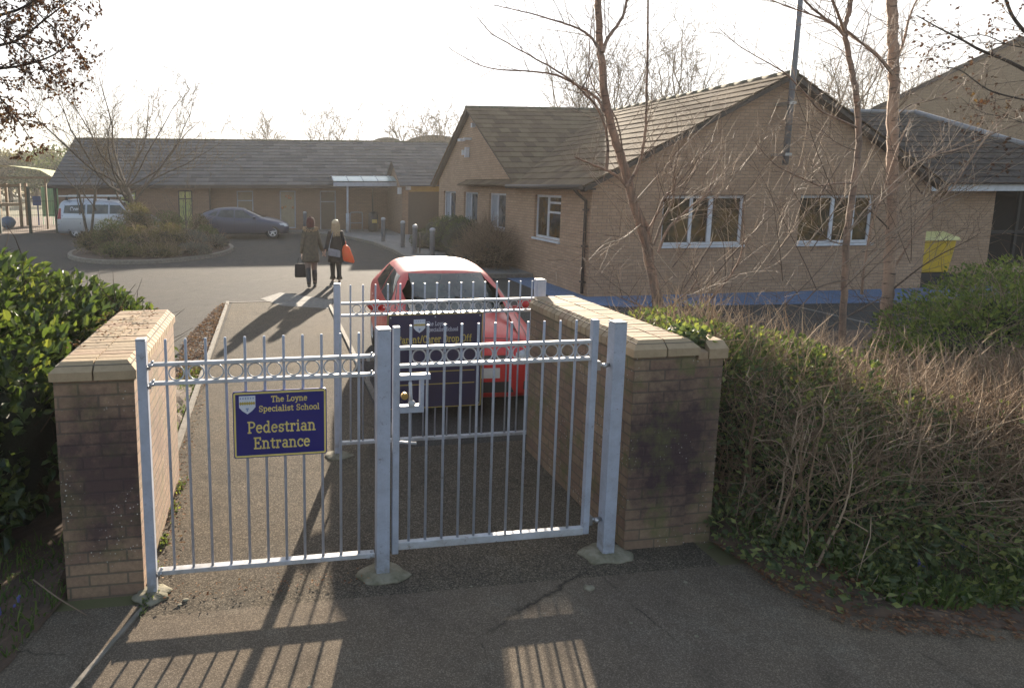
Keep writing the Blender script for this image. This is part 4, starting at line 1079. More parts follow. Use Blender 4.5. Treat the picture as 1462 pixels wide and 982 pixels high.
def build_car(name, label, stations, wheels_x, wr, hw, paintm, style, group=None):
    t = thing(name, label, 'van' if style['van'] else 'car', (0,0,0), group)
    me, bvh = shell(stations, [(x,s) for x in wheels_x for s in (-1,1)], wr, hw)
    me.materials.clear(); me.materials.append(paintm); me.polygons.foreach_set('use_smooth', [True]*len(me.polygons))
    me.polygons.foreach_set('material_index', [0]*len(me.polygons))
    o = bpy.data.objects.new('body', me); COL.objects.link(o); o.parent = t; me.name = 'body'
    es = o.modifiers.new('e','EDGE_SPLIT'); es.split_angle = R(50)
    for x in wheels_x:
        for s in (-1,1): wheel(t, x, s, wr, hw, style.get('spokes',5))
    # wheel arch liners and underside
    m = MB(); L0, L1 = stations[0][0], stations[-1][0]; m.box(min(L0,L1)+.35, max(L0,L1)-.35, -hw*.62, hw*.62, .2, .5); obj('underside', m, MAT['dark'], t)
    for q in style['side']:
        nm, corners, mk = q
        for s in 'RL':
            m = MB(); proj(m, bvh, corners, s, .005); obj(nm, m, mk, t)
    for q in style['front']:
        nm, corners, mk = q; m = MB(); proj(m, bvh, corners, 'F', .006, 10, 5); obj(nm, m, mk, t)
    for q in style['back']:
        nm, corners, mk = q; m = MB(); proj(m, bvh, corners, 'B', .006, 10, 5); obj(nm, m, mk, t)
    # seams
    m = MB()
    for (a, b) in style['seams']:
        d = Vector((b[0]-a[0], b[1]-a[1])).normalized(); n = Vector((-d.y,d.x))*.006
        for s in 'RL': proj(m, bvh, [(a[0]-n.x,a[1]-n.y),(b[0]-n.x,b[1]-n.y),(b[0]+n.x,b[1]+n.y),(a[0]+n.x,a[1]+n.y)], s, .0035, 10, 1)
    for (a, b) in style.get('topseams', []):
        d = Vector((b[0]-a[0], b[1]-a[1])).normalized(); n = Vector((-d.y,d.x))*.005
        proj(m, bvh, [(a[0]-n.x,a[1]-n.y),(b[0]-n.x,b[1]-n.y),(b[0]+n.x,b[1]+n.y),(a[0]+n.x,a[1]+n.y)], 'T', .0035, 10, 1)
    obj('panel_gap', m, MAT['black'], t)
    # mirrors
    mx, mz = style['mirror']
    for s in (-1,1):
        m = MB(); m.ico((mx, s*(hw+.10), mz), (.07,.105,.07), 2); m.box(mx-.02,mx+.03,s*(hw-.06),s*(hw+.05),mz-.06,mz-.025); obj('mirror', m, paintm, t)
    for s in (-1,1):
        for hx in style.get('handles', []):
            h = bvh.ray_cast(Vector((hx, s*3, style['hz'])), Vector((0,-s,0)))
            if h[0]:
                m = MB().box(hx-.08,hx+.08,h[0].y-.012,h[0].y+.022 if s > 0 else h[0].y-.022,style['hz']-.014,style['hz']+.014); obj('handle', m, paintm, t)
    return t, bvh
CG = MAT['carglass']
# red hatchback
st = [(1.98,.56,.30,.54,.46,.62),(1.94,.74,.22,.67,.60,.76),(1.76,.82,.19,.79,.66,.875),(1.30,.845,.19,.86,.70,.94),(1.04,.85,.19,.89,.735,.955),(.88,.85,.19,.92,.725,1.03),(.30,.85,.19,.95,.635,1.335),(.08,.85,.19,.955,.615,1.385),
      (-.50,.85,.19,.97,.61,1.425),(-1.15,.85,.19,1.0,.575,1.40),(-1.55,.845,.20,1.02,.54,1.31),(-1.82,.82,.23,1.0,.52,1.14),(-1.93,.78,.27,.86,.54,.92),(-1.97,.66,.33,.6,.5,.66)]
side = [('side_window', [(.62,.99),(-.28,1.01),(-.28,1.33),(.22,1.30)], CG), ('side_window', [(-.35,1.01),(-1.12,1.06),(-1.0,1.31),(-.35,1.33)], CG),
        ('sill_trim', [(1.1,.22),(-1.0,.22),(-1.0,.29),(1.1,.29)], MAT['trim'])]
front = [('windscreen', [(.73,.985),(-.73,.985),(-.60,1.335),(.60,1.335)], CG),
         ('grille', [(.42,.30),(-.42,.30),(-.36,.42),(.36,.42)], MAT['black']), ('grille', [(.36,.64),(-.36,.64),(-.40,.70),(.40,.70)], MAT['black']),
         ('headlight', [(.76,.60),(.40,.60),(.44,.72),(.78,.82)], MAT['lens']), ('headlight', [(-.40,.60),(-.76,.60),(-.78,.82),(-.44,.72)], MAT['lens']),
         ('number_plate', [(.26,.46),(-.26,.46),(-.26,.57),(.26,.57)], MAT['plate']),
         ('fog_lamp', [(.66,.33),(.52,.33),(.52,.42),(.66,.42)], MAT['black']), ('fog_lamp', [(-.52,.33),(-.66,.33),(-.66,.42),(-.52,.42)], MAT['black'])]
back = [('rear_window', [(-.50,1.12),(.50,1.12),(.44,1.34),(-.44,1.34)], CG), ('tail_light', [(-.74,.85),(-.58,.85),(-.56,1.05),(-.72,1.05)], MAT['redlens']), ('tail_light', [(.58,.85),(.74,.85),(.72,1.05),(.56,1.05)], MAT['redlens'])]
style = dict(van=False, side=side, front=front, back=back, seams=[((.66,.36),(.68,.96)),((-.32,.34),(-.31,.98)),((-1.0,.62),(-1.08,1.0))], topseams=[((1.72,.62),(1.0,.70)),((1.72,-.62),(1.0,-.70)),((1.80,.55),(1.80,-.55))], mirror=(.66,1.0), handles=[-.12,-.9], hz=.86)
car, bvh = build_car('parked_car', 'red hatchback parked nose on behind the rear railing and the large navy sign', st, (1.22,-1.24), .295, .85, paint('red_paint', (.47,.010,.010), .0, .40), style)
m = MB()
for y0_, y1_ in ((.55,.02),(-.02,-.5)):
    h0 = bvh.ray_cast(Vector((5,y0_,1.055)),Vector((-1,0,0)))[0]; h1 = bvh.ray_cast(Vector((5,y1_,1.11)),Vector((-1,0,0)))[0]
    m.tube([h0+Vector((.02,0,.0)), h0.lerp(h1,.5)+Vector((.035,0,.012)), h1+Vector((.02,0,.01))], .009, 5)
h0 = bvh.ray_cast(Vector((5,0,1.305)),Vector((-1,0,0)))[0]; m.box(h0.x-.06,h0.x-.01,-.05,.05,1.27,1.31)
obj('wiper', m, MAT['black'], car)
car.location = (2.27, 8.18, 0); car.rotation_euler = (0, 0, -math.pi/2-R(4.5))

# blue-grey hatchback
st2 = [(2.10,.50,.30,.48,.42,.54),(2.03,.72,.22,.60,.55,.66),(1.80,.84,.19,.70,.64,.78),(1.35,.88,.19,.80,.66,.90),(.98,.89,.19,.87,.68,.96),(.78,.89,.19,.90,.66,1.03),(.15,.89,.19,.92,.60,1.34),(-.15,.89,.19,.93,.58,1.40),
       (-.70,.89,.19,.96,.575,1.42),(-1.3,.89,.19,1.0,.55,1.36),(-1.75,.87,.20,1.02,.53,1.22),(-2.0,.84,.23,.98,.52,1.06),(-2.10,.80,.27,.86,.54,.90),(-2.13,.66,.33,.6,.5,.66)]
side = [('side_window', [(.48,.94),(-.34,.96),(-.34,1.30),(.02,1.28)], CG), ('side_window', [(-.40,.96),(-1.12,1.02),(-.98,1.30),(-.40,1.31)], CG), ('side_window', [(-1.2,1.03),(-1.55,1.09),(-1.3,1.22),(-1.10,1.28)], CG), ('sill_trim', [(1.1,.22),(-1.0,.22),(-1.0,.28),(1.1,.28)], MAT['trim']),
        ('lamp_side', [(2.0,.60),(1.68,.62),(1.62,.70),(1.85,.70)], MAT['lens'])]
front2 = [('windscreen', [(.66,.97),(-.66,.97),(-.54,1.33),(.54,1.33)], CG), ('grille', [(.5,.30),(-.5,.30),(-.45,.44),(.45,.44)], MAT['black']), ('headlight', [(.78,.55),(.5,.55),(.5,.66),(.8,.70)], MAT['lens']), ('headlight', [(-.5,.55),(-.78,.55),(-.8,.70),(-.5,.66)], MAT['lens'])]
style = dict(van=False, side=side, front=front2, back=back, seams=[((.55,.34),(.56,.92)),((-.38,.34),(-.37,.94)),((-1.05,.5),(-1.2,.98))], mirror=(.52,.98), handles=[-.2,-1.0], hz=.84)
car2, b2 = build_car('parked_car', 'dark blue-grey hatchback parked side on in front of the low school wing', st2, (1.33,-1.33), .31, .89, paint('slate_blue_paint', (.035,.045,.085), .2, .3), style)
car2.location = (-1.22, 29.75, 0); car2.rotation_euler = (0, 0, R(-1))
# silver van
st3 = [(2.18,.55,.32,.55,.45,.60),(2.10,.78,.24,.72,.6,.82),(1.85,.87,.20,.86,.68,.98),(1.45,.90,.20,.97,.70,1.10),(1.12,.91,.20,1.02,.72,1.18),(.62,.91,.20,1.06,.70,1.60),(.40,.91,.20,1.08,.70,1.70),
       (-.2,.91,.20,1.1,.70,1.78),(-1.2,.91,.20,1.12,.70,1.80),(-1.85,.91,.20,1.12,.69,1.78),(-2.10,.90,.22,1.1,.67,1.68),(-2.18,.86,.26,1.0,.66,1.30),(-2.20,.78,.32,.8,.62,.9)]
side = [('side_window', [(.95,1.12),(.15,1.12),(.15,1.52),(.58,1.50)], CG), ('side_window', [(.08,1.12),(-.85,1.12),(-.85,1.54),(.08,1.53)], CG), ('side_window', [(-.93,1.13),(-1.88,1.16),(-1.84,1.50),(-.93,1.54)], CG),
        ('sill_trim', [(1.0,.24),(-1.0,.24),(-1.0,.32),(1.0,.32)], MAT['trim']), ('lamp_side', [(-1.98,.90),(-2.16,.90),(-2.13,1.38),(-2.0,1.38)], MAT['redlens'])]
front3 = [('windscreen', [(.66,1.17),(-.66,1.17),(-.6,1.62),(.6,1.62)], CG), ('headlight', [(.8,.72),(.55,.72),(.55,.86),(.8,.9)], MAT['lens']), ('headlight', [(-.55,.72),(-.8,.72),(-.8,.9),(-.55,.86)], MAT['lens'])]
back3 = [('rear_window', [(-.6,1.15),(.6,1.15),(.55,1.55),(-.55,1.55)], CG)]
style = dict(van=True, side=side, front=front3, back=back3, seams=[((1.0,.36),(1.02,1.08)),((.12,.34),(.12,1.6)),((-.9,.34),(-.9,1.6)),((-.9,.9),(-1.9,.9))], mirror=(.95,1.15), handles=[.25,-.02], hz=.95, spokes=5)
van, b3 = build_car('parked_van', 'silver van with roof rack and white letters on its rear side window', st3, (1.38,-1.36), .32, .91, paint('silver_paint', (.40,.42,.46), .5, .25), style)
m = MB(); lettering(m, 'Com', 0, 0, .17, 0, .22); x_ = -1.37
h = b3.ray_cast(Vector((x_,-3,1.34)),Vector((0,1,0)))[0]
m.v = [(x_+v[0]*1.0, h.y-.02+v[1], 1.26+v[2]) for v in m.v]; obj('lettering', m, MAT['crest'], van)
m = MB()
for x in (-1.75,.1): m.box(x-.03,x+.03,-.72,.72,1.86,1.90); m.box(x-.05,x+.05,-.74,-.66,1.74,1.86); m.box(x-.05,x+.05,.66,.74,1.74,1.86)
obj('roof_rack', m, MAT['black'], van)
m = MB(); m.box(-2.1,.9,-.72,-.62,1.90,1.96); m.box(-2.1,.9,.5,.6,1.90,1.96); obj('ladder', m, MAT['alloy'], van)
van.location = (-7.35, 31.0, 0); van.rotation_euler = (0, 0, R(-3))

# ---------------------------------------------------------------- bollards
bc = None
def bollard(loc, label):
    global bc
    if bc is None:
        t = thing('bollard', label, 'bollard', (0,0,0), 'grey bollards along the entrance pavement')
        m = MB().lathe([(.085,0),(.085,.86),(.092,.87),(.092,.90),(.075,.905)], (0,0,0), 16); obj('column', m, MAT['bollard'], t)
        m = MB().lathe([(.075,.905),(.095,.915),(.095,.95),(.07,.985),(.03,1.0),(.005,1.003)], (0,0,0), 16); obj('cap', m, MAT['gatepale'], t)
        t.location = loc; bc = t; return t
    return dup(bc, loc, 0, label)
MAT['bollard'] = simple('bollard_grey', (.20,.21,.24), .5)
bollard((5.08,19.43,.11), 'nearest of the grey capped bollards, just behind the red car roof')
bollard((4.90,21.1,.11), 'second nearest grey capped bollard, left of the clipped green hedge')
bollard((4.94,23.3,.11), 'third grey capped bollard from the red car')
bollard((4.62,25.7,.11), 'grey capped bollard below the right half of the canopy')
bollard((1.72,31.75,.11), 'farthest grey capped bollard, beside the brown glazed door left of the canopy post')
hb = thing('hoop_barrier', 'thin grey hoop barrier beside the canopy post', 'barrier', (4.3, 31.6, .11))
m = MB(); m.tube(smooth_path([Vector(p) for p in ((4.0,31.6,.11),(4.0,31.6,.95),(4.1,31.6,1.05),(4.5,31.6,1.05),(4.6,31.6,.95),(4.6,31.6,.11))],3), .025, 8); obj('hoop', m, MAT['bollard'], hb)
m = MB(); m.box(4.02,4.58,31.59,31.61,.5,.54); obj('crossbar', m, MAT['bollard'], hb)
pw = thing('marker_post', 'thin dark marker post between the bollards and the clipped hedge', 'post', (5.1,21.2,.11))
m = MB().tube([(5.1,21.2,.11),(5.1,21.2,.75)], .025, 8); obj('post', m, MAT['fascia_dark'], pw)
# potted/planted dark thing by the entrance: litter bin
lb = thing('litter_bin', 'small dark litter bin with a pale yellow panel under the canopy', 'bin', (5.1, 31.2, .11))
m = MB().lathe([(.22,0),(.24,.1),(.25,.85),(.2,.95),(.05,1.0)], (5.1,31.2,.11), 14); obj('bin_body', m, MAT['black'], lb)
m = MB().box(5.0,5.25,30.93,30.95,.55,.72); obj('panel', m, MAT['golddull'], lb)
# yellow bin
yb = thing('grit_bin', 'tall yellow bin with a pale lid standing against the school wall on a dark base', 'bin', (17.2, 14.1, 0))
m = MB(); ro = []
for z, a in ((.22,.42),(1.05,.50)): ro.append([(16.95+sx*a, 14.2+sy*a*.8, z) for sx, sy in ((-1,-1),(1,-1),(1,1),(-1,1))])
m.rings(ro, smooth=False); bevel(obj('bin_body', m, simple('bin_yellow', (.62,.40,.02), .5, c2=(.5,.33,.03), scale=4), yb), .03, 3)
m = MB(); m.prism([(13.74,1.055),(14.66,1.055),(14.66,1.22),(14.2,1.26),(13.78,1.13)], 'x', 16.40, 17.50); bevel(obj('lid', m, simple('bin_lid', (.62,.55,.22), .5), yb), .02, 3)
m = MB().box(16.5,17.4,13.85,14.6,.0,.215); obj('base', m, MAT['black'], yb)

# ---------------------------------------------------------------- people
MAT['skin'] = simple('skin', (.42,.27,.20), .55)
def skinned(verts, edges, name, m, parent, sub=1, rootv=0, extra=None):
    me = bpy.data.meshes.new(name); me.from_pydata([v[:3] for v in verts], edges, []); o = bpy.data.objects.new(name, me); COL.objects.link(o)
    md = o.modifiers.new('skin','SKIN'); sv = me.skin_vertices[0].data
    for i, v in enumerate(verts): sv[i].radius = (v[3], v[4] if len(v) > 4 else v[3]); sv[i].use_root = (i == rootv)
    s = o.modifiers.new('s','SUBSURF'); s.levels = sub
    out = eval_mesh(o); drop(o)
    if extra is not None:
        bm = bmesh.new(); bm.from_mesh(out); b = MB()
        em = bpy.data.meshes.new('e'); em.from_pydata(extra.v, [], extra.f); bm.from_mesh(em); bm.to_mesh(out); bm.free(); bpy.data.meshes.remove(em)
    out.materials.clear(); out.materials.append(m); out.polygons.foreach_set('use_smooth', [True]*len(out.polygons)); out.polygons.foreach_set('material_index', [0]*len(out.polygons))
    out.name = name
    q = bpy.data.objects.new(name, out); COL.objects.link(q); q.parent = parent
    if parent.type == 'EMPTY': q.location = -parent.location
    return q
def hand(mb, p, d, n):
    """palm + four fingers and a thumb; p wrist, d direction, n palm normal"""
    d = d.normalized(); s = d.cross(n).normalized(); n = s.cross(d).normalized()
    mb.rings([[p+d*t+s*(w*math.cos(a))+n*(h*math.sin(a)) for a in [2*math.pi*k/8 for k in range(8)]] for t, w, h in ((0,.024,.018),(.035,.038,.016),(.075,.040,.014),(.088,.034,.011))])
    for k, L in enumerate((.062,.072,.068,.052)):
        q = p+d*.08+s*(.028-.019*k); mb.tube([q, q+d*L*.5+n*.004, q+d*L*.8+n*.018, q+d*L*.85+n*.034], [.0088,.008,.0072,.005], 6)
    q = p+d*.03+s*.034; mb.tube([q, q+(d*.5+s*.6)*.04, q+(d*.9+s*.45)*.065+n*.012], [.010,.009,.006], 6)
def ell(c, a, b, z, n=16, sq=1.0, rot=0):
    return [(c[0]+a*math.cos(2*math.pi*k/n+rot)*1.0, c[1]+b*math.sin(2*math.pi*k/n+rot), z) for k in range(n)]
def make_person(label, loc, hgt, armL, armR, feet, coatrings, coatm, legm, shoem, sleeve, boot):
    t = thing('person', label, 'person', loc)
    L = Vector(loc); k = hgt/1.66
    P = lambda x, y, z: (L.x+x*k, L.y+y*k, L.z+z*k)
    sh = .15
    verts = [(*P(0,0,.90),.13,.10),(*P(0,0,1.08),.115,.085),(*P(0,.0,1.30),.135,.095),(*P(0,0,1.40),.06,.055),(*P(0,.01,1.47),.05,.05)]
    edges = [(0,1),(1,2),(2,3),(3,4)]
    def chain(start, pts):
        a = start
        for p in pts: verts.append(p); edges.append((a, len(verts)-1)); a = len(verts)-1
    chain(2, [(*P(-sh,0,1.355),.055)]+[(*p, r) for p, r in zip(armL, (.042,.033,.024))])
    chain(2, [(*P(sh,0,1.355),.055)]+[(*p, r) for p, r in zip(armR, (.042,.033,.024))])
    for s, f in zip((-1,1), feet):
        kn, an, toe = f
        chain(0, [(*P(s*.085,0,.84),.085),(*P(*kn),.056),(*P(*an),.036),(*P(*toe),.032)])
    ex = MB()
    hc = P(0,.015,1.56)
    bm = bmesh.new(); bmesh.ops.create_uvsphere(bm, u_segments=20, v_segments=14, radius=1.0); vs = []
    for v in bm.verts:
        x, y, z = v.co; w = 1-.16*max(0,-z)
        yy = y*.098*(1.0)+(.012*max(0,-z) if y > 0 else 0)
        vs.append((hc[0]+x*.076*w, hc[1]+yy, hc[2]+z*.115))
    ex.add(vs, [tuple(v.index for v in f.verts) for f in bm.faces]); bm.free()
    ex.tube([Vector(hc)+Vector((0,.085,.02)), Vector(hc)+Vector((0,.112,-.018)), Vector(hc)+Vector((0,.095,-.03))], [.008,.013,.010], 6)     # nose
    for s in (-1,1):
        ex.ico(Vector(hc)+Vector((s*.078,.0,-.005)), (.012,.02,.03), 1); ex.ico(Vector(hc)+Vector((s*.03,.089,.01)), (.014,.008,.007), 1)
    ex.ico(Vector(hc)+Vector((0,.098,-.055)), (.024,.007,.007), 1)
    for arm in (armL, armR):
        a, b = Vector(arm[1]), Vector(arm[2]); d = (b-a).normalized()
        hand(ex, b, (d+Vector((0,0,-.6))).normalized(), Vector((-1 if arm is armR else 1,0,0)))
    skinned(verts, edges, 'body', MAT['skin'], t, 2, 0, ex)
    # trousers/tights and shoes
    for s, f in zip((-1,1), feet):
        kn, an, toe = f
        m = MB(); hip = Vector(P(s*.085,0,.90)); K = Vector(P(*kn)); A = Vector(P(*an)); T = Vector(P(*toe))
        m.tube(smooth_path([hip, hip.lerp(K,.5), K, K.lerp(A,.4), A+Vector((0,0,.04))],2), [.088,.088,.084,.078,.07,.064,.058,.056,.052+boot[1]], 12)
        obj('trouser_leg' if boot[0] == 'flare' else 'tights', m, legm, t)
        m = MB()
        if boot[0] == 'boot': m.tube([K.lerp(A,.1), K.lerp(A,.5), A+Vector((0,0,.05)), A+Vector((0,0,-.02))], [.064,.066,.052,.046], 12)
        d = (T-A); d.z = 0; d.normalize(); A0 = Vector((A.x, A.y, A.z)); sd_ = Vector((d.y,-d.x,0))
        rr = []
        for q, w_, h_ in ((-.07,.028,.03),(-.05,.038,.055),(.02,.042,.06),(.10,.046,.040),(.155,.040,.028),(.18,.02,.015)):
            c = A0+d*q+Vector((0,0,-.075+h_*.5)); lift = (T.z-A.z+.045)*max(0,q)/.15
            c.z += lift
            rr.append([c+sd_*w_*math.cos(2*math.pi*j/10)+Vector((0,0,1))*h_*.62*math.sin(2*math.pi*j/10) for j in range(10)])
        m.rings(rr); obj('boot' if boot[0] == 'boot' else 'shoe', m, shoem, t)
    # coat
    m = MB(); m.rings([[(L.x+x*k, L.y+y*k, L.z+z*k) for x, y, z in ell((cx_,cy_),a,b,z)] for cx_,cy_,a,b,z in coatrings])
    coat = obj('coat', m, coatm, t)
    for s, arm in ((-1,armL),(1,armR)):
        m = MB(); S = Vector(P(s*.125,0,1.345)); E_ = Vector(arm[0]); F_ = Vector(arm[1]); W_ = Vector(arm[2])
        m.tube(smooth_path([S, E_.lerp(S,.35), F_, F_.lerp(W_,.85)],3), [.058,.063,.062,.060,.058,.056,.054,.052,.050,.048][:10], 12)
        obj('sleeve', m, coatm, coat)
    return t, P, hc
cloth = lambda n, c, c2: simple(n, c, .92, c2=c2, scale=14, bump=.5, bscale=60)
p1 = Vector((.95,15.15,0)); p2 = Vector((1.60,15.60,0))
hm = Vector((1.285,15.36,.80))
def arm(P_, s, elbow, wrist): return [Vector(P_).__add__(Vector((0,0,0))) for P_ in ()]
# left walker
k1 = 1.0
L1 = p1
armL = [L1+Vector((-.165,.0,1.33)), L1+Vector((-.20,-.03,1.05)), L1+Vector((-.215,.02,.80))]
armR = [L1+Vector((.165,.0,1.33)), L1+Vector((.225,.02,1.06)), hm+Vector((-.03,-.01,.06))]
t1, P1, h1 = make_person('person in khaki parka with fur hood and brown hat, holding a black bag', tuple(p1), 1.67, armL, armR,
   [((-.07,-.05,.50),(-.065,-.26,.13),(-.055,-.16,.05)), ((.085,.05,.49),(.10,.07,.085),(.12,.20,.04))],
   [(0,0,.205,.15,.62),(0,0,.21,.155,.66),(0,0,.20,.15,.80),(0,0,.18,.14,1.0),(0,0,.17,.13,1.15),(0,0,.175,.13,1.30),(0,0,.155,.115,1.38),(0,0,.10,.09,1.44)],
   cloth('parka_khaki', (.115,.095,.065), (.075,.062,.045)), cloth('tights_taupe', (.22,.16,.13), (.18,.13,.11)), MAT['black'], None, ('boot', 0))
m = MB()
rs = random.Random(5)
for k in range(260):
    a = rs.uniform(0, 2*math.pi); c = Vector(P1(.155*math.cos(a), .095*math.sin(a)-.02, 1.41+.03*math.sin(a*1.0)+rs.uniform(-.03,.03)))
    d = Vector((math.cos(a), math.sin(a), rs.uniform(-.6,.8))).normalized(); m.tube([c, c+d*.035], [.010,.003], 4, caps=False)
m.torus_y((0,0,0), .01, .005, 3, 3); obj('fur_collar', m, simple('fur_tan', (.42,.30,.18), .9), t1)
m = MB(); c = Vector(h1)
m.rings([[(c.x+r*1.0*math.cos(2*math.pi*j/16), c.y-.012+r*1.12*math.sin(2*math.pi*j/16), c.z+z) for j in range(16)] for r, z in ((.080,-.12),(.094,-.09),(.100,-.02),(.099,.01),(.096,.05),(.082,.095),(.05,.122),(.01,.13))])
m.ico((c.x,c.y-.01,c.z+.138), .026, 1, .4); obj('knitted_hat', m, cloth('hat_brown', (.11,.035,.03), (.07,.025,.02)), t1)
# right walker
L2 = p2
armL = [L2+Vector((-.155,.0,1.25)), L2+Vector((-.21,-.02,.99)), hm+Vector((.035,.01,.05))]
armR = [L2+Vector((.155,.0,1.25)), L2+Vector((.205,-.03,.98)), L2+Vector((.215,.10,.80))]
t2, P2, h2 = make_person('blonde person in black coat and flared black trousers, walking away', tuple(p2), 1.58, armL, armR,
   [((-.075,.05,.49),(-.07,.05,.085),(-.08,.18,.04)), ((.08,-.02,.49),(.085,-.12,.10),(.10,.0,.045))],
   [(0,0,.21,.15,.58),(0,0,.215,.155,.62),(0,0,.20,.145,.78),(0,0,.17,.13,1.0),(0,0,.16,.125,1.15),(0,0,.172,.125,1.30),(0,0,.15,.11,1.38),(0,0,.09,.08,1.44)],
   cloth('coat_black', (.022,.017,.017), (.014,.012,.012)), cloth('trousers_black', (.016,.014,.015), (.011,.010,.010)), MAT['black'], None, ('flare', .03))
m = MB(); c = Vector(h2)
rr = []
for r, ry, z, dy in ((.010,.010,.128,0),(.055,.06,.118,0),(.084,.10,.075,-.004),(.092,.108,.02,-.012),(.094,.100,-.04,-.028),(.100,.080,-.11,-.048),(.105,.062,-.18,-.062),(.085,.045,-.25,-.07),(.04,.02,-.285,-.07)):
    rr.append([(c.x+r*math.cos(2*math.pi*j/18)*(1+.06*math.sin(j*3)), c.y+dy+ry*math.sin(2*math.pi*j/18), c.z+z) for j in range(18)])
m.rings(rr)
for k in range(90):
    a = rs.uniform(math.pi, 2*math.pi); x = c.x+.098*math.cos(a); y = c.y-.05+.075*math.sin(a)
    m.tube([Vector((x,y,c.z+rs.uniform(-.05,.05))), Vector((x+rs.uniform(-.01,.01),y-.02,c.z-.16)), Vector((x+rs.uniform(-.03,.03),y-.025,c.z-.27+rs.uniform(-.03,.02)))], [.006,.006,.002], 3, caps=False)
obj('hair', m, simple('hair_blonde', (.55,.42,.26), .6, c2=(.36,.27,.16), scale=60), t2)
# bags
bg1 = thing('tote_bag', 'boxy black tote bag hanging from the left hand of the person in the khaki parka', 'bag', tuple(p1+Vector((-.27,.02,.30))))
c = p1+Vector((-.25,.03,.25)); m = MB()
m.rings([[(c.x+sx*a, c.y+sy*b, c.z+z) for sx, sy in ((-1,-1),(-.4,-1.15),(.4,-1.15),(1,-1),(1,1),(.4,1.15),(-.4,1.15),(-1,1))] for a, b, z in ((.13,.06,0),(.14,.068,.05),(.135,.06,.25),(.13,.035,.33))], smooth=False)
bevel(obj('bag_body', m, cloth('bag_black', (.018,.016,.018), (.012,.011,.012)), bg1), .012, 2)
m = MB()
for dy in (-.03,.03): m.tube(smooth_path([c+Vector((-.07,dy,.32)), c+Vector((-.045,dy*.6,.45)), c+Vector((.01,dy*.2,.50)), c+Vector((.055,dy*.6,.44)), c+Vector((.07,dy,.32))],3), .007, 5)
obj('handle', m, MAT['black'], bg1)
bg2 = thing('shoulder_bag', 'grey crossbody bag on the back of the blonde person in the black coat', 'bag', tuple(p2+Vector((-.03,-.2,.75))))
c = p2+Vector((-.055,-.215,.72)); m = MB()
m.prism([(c.x-.15,c.z+.02),(c.x+.145,c.z-.035),(c.x+.15,c.z+.12),(c.x+.13,c.z+.145),(c.x-.13,c.z+.20),(c.x-.15,c.z+.18)], 'y', c.y-.045, c.y+.045)
bevel(obj('bag_body', m, cloth('bag_grey', (.27,.28,.31), (.2,.21,.23)), bg2), .015, 3)
m = MB(); pth = [c+Vector((-.13,.0,.18)), p2+Vector((-.16,-.165,1.02)), p2+Vector((-.11,-.15,1.2)), p2+Vector((-.07,-.10,1.33)), p2+Vector((-.04,-.02,1.36))]
m.tube(smooth_path(pth,3), .011, 5); obj('strap', m, bpy.data.materials['bag_grey'], bg2)
bg3 = thing('carrier_bag', 'bright orange carrier bag tucked under the right arm of the blonde person', 'bag', tuple(p2+Vector((.3,0,.5))))
c = p2+Vector((.275,-.06,.55)); m = MB(); rr = []
for dx, a, b, z in ((.045,.125,.04,0),(.04,.15,.062,.04),(.02,.145,.07,.16),(.0,.12,.065,.28),(-.01,.085,.045,.38),(-.01,.05,.03,.43)):
    rr.append([(c.x+dx+a*math.cos(2*math.pi*j/14)*(1+.05*math.sin(j*2.3+z*20)), c.y+b*math.sin(2*math.pi*j/14)*(1+.12*math.sin(j*1.7+z*9)), c.z+z-.10*(math.cos(2*math.pi*j/14))*.3) for j in range(14)])
m.rings(rr); obj('bag_body', m, simple('bag_orange', (.85,.10,.02), .5, c2=(.75,.12,.02), scale=8), bg3)
m = MB(); m.tube(smooth_path([c+Vector((-.02,-.02,.42)), c+Vector((-.03,.02,.52)), c+Vector((-.02,.06,.42))],3), .008, 5); obj('handle', m, bpy.data.materials['bag_orange'], bg3)
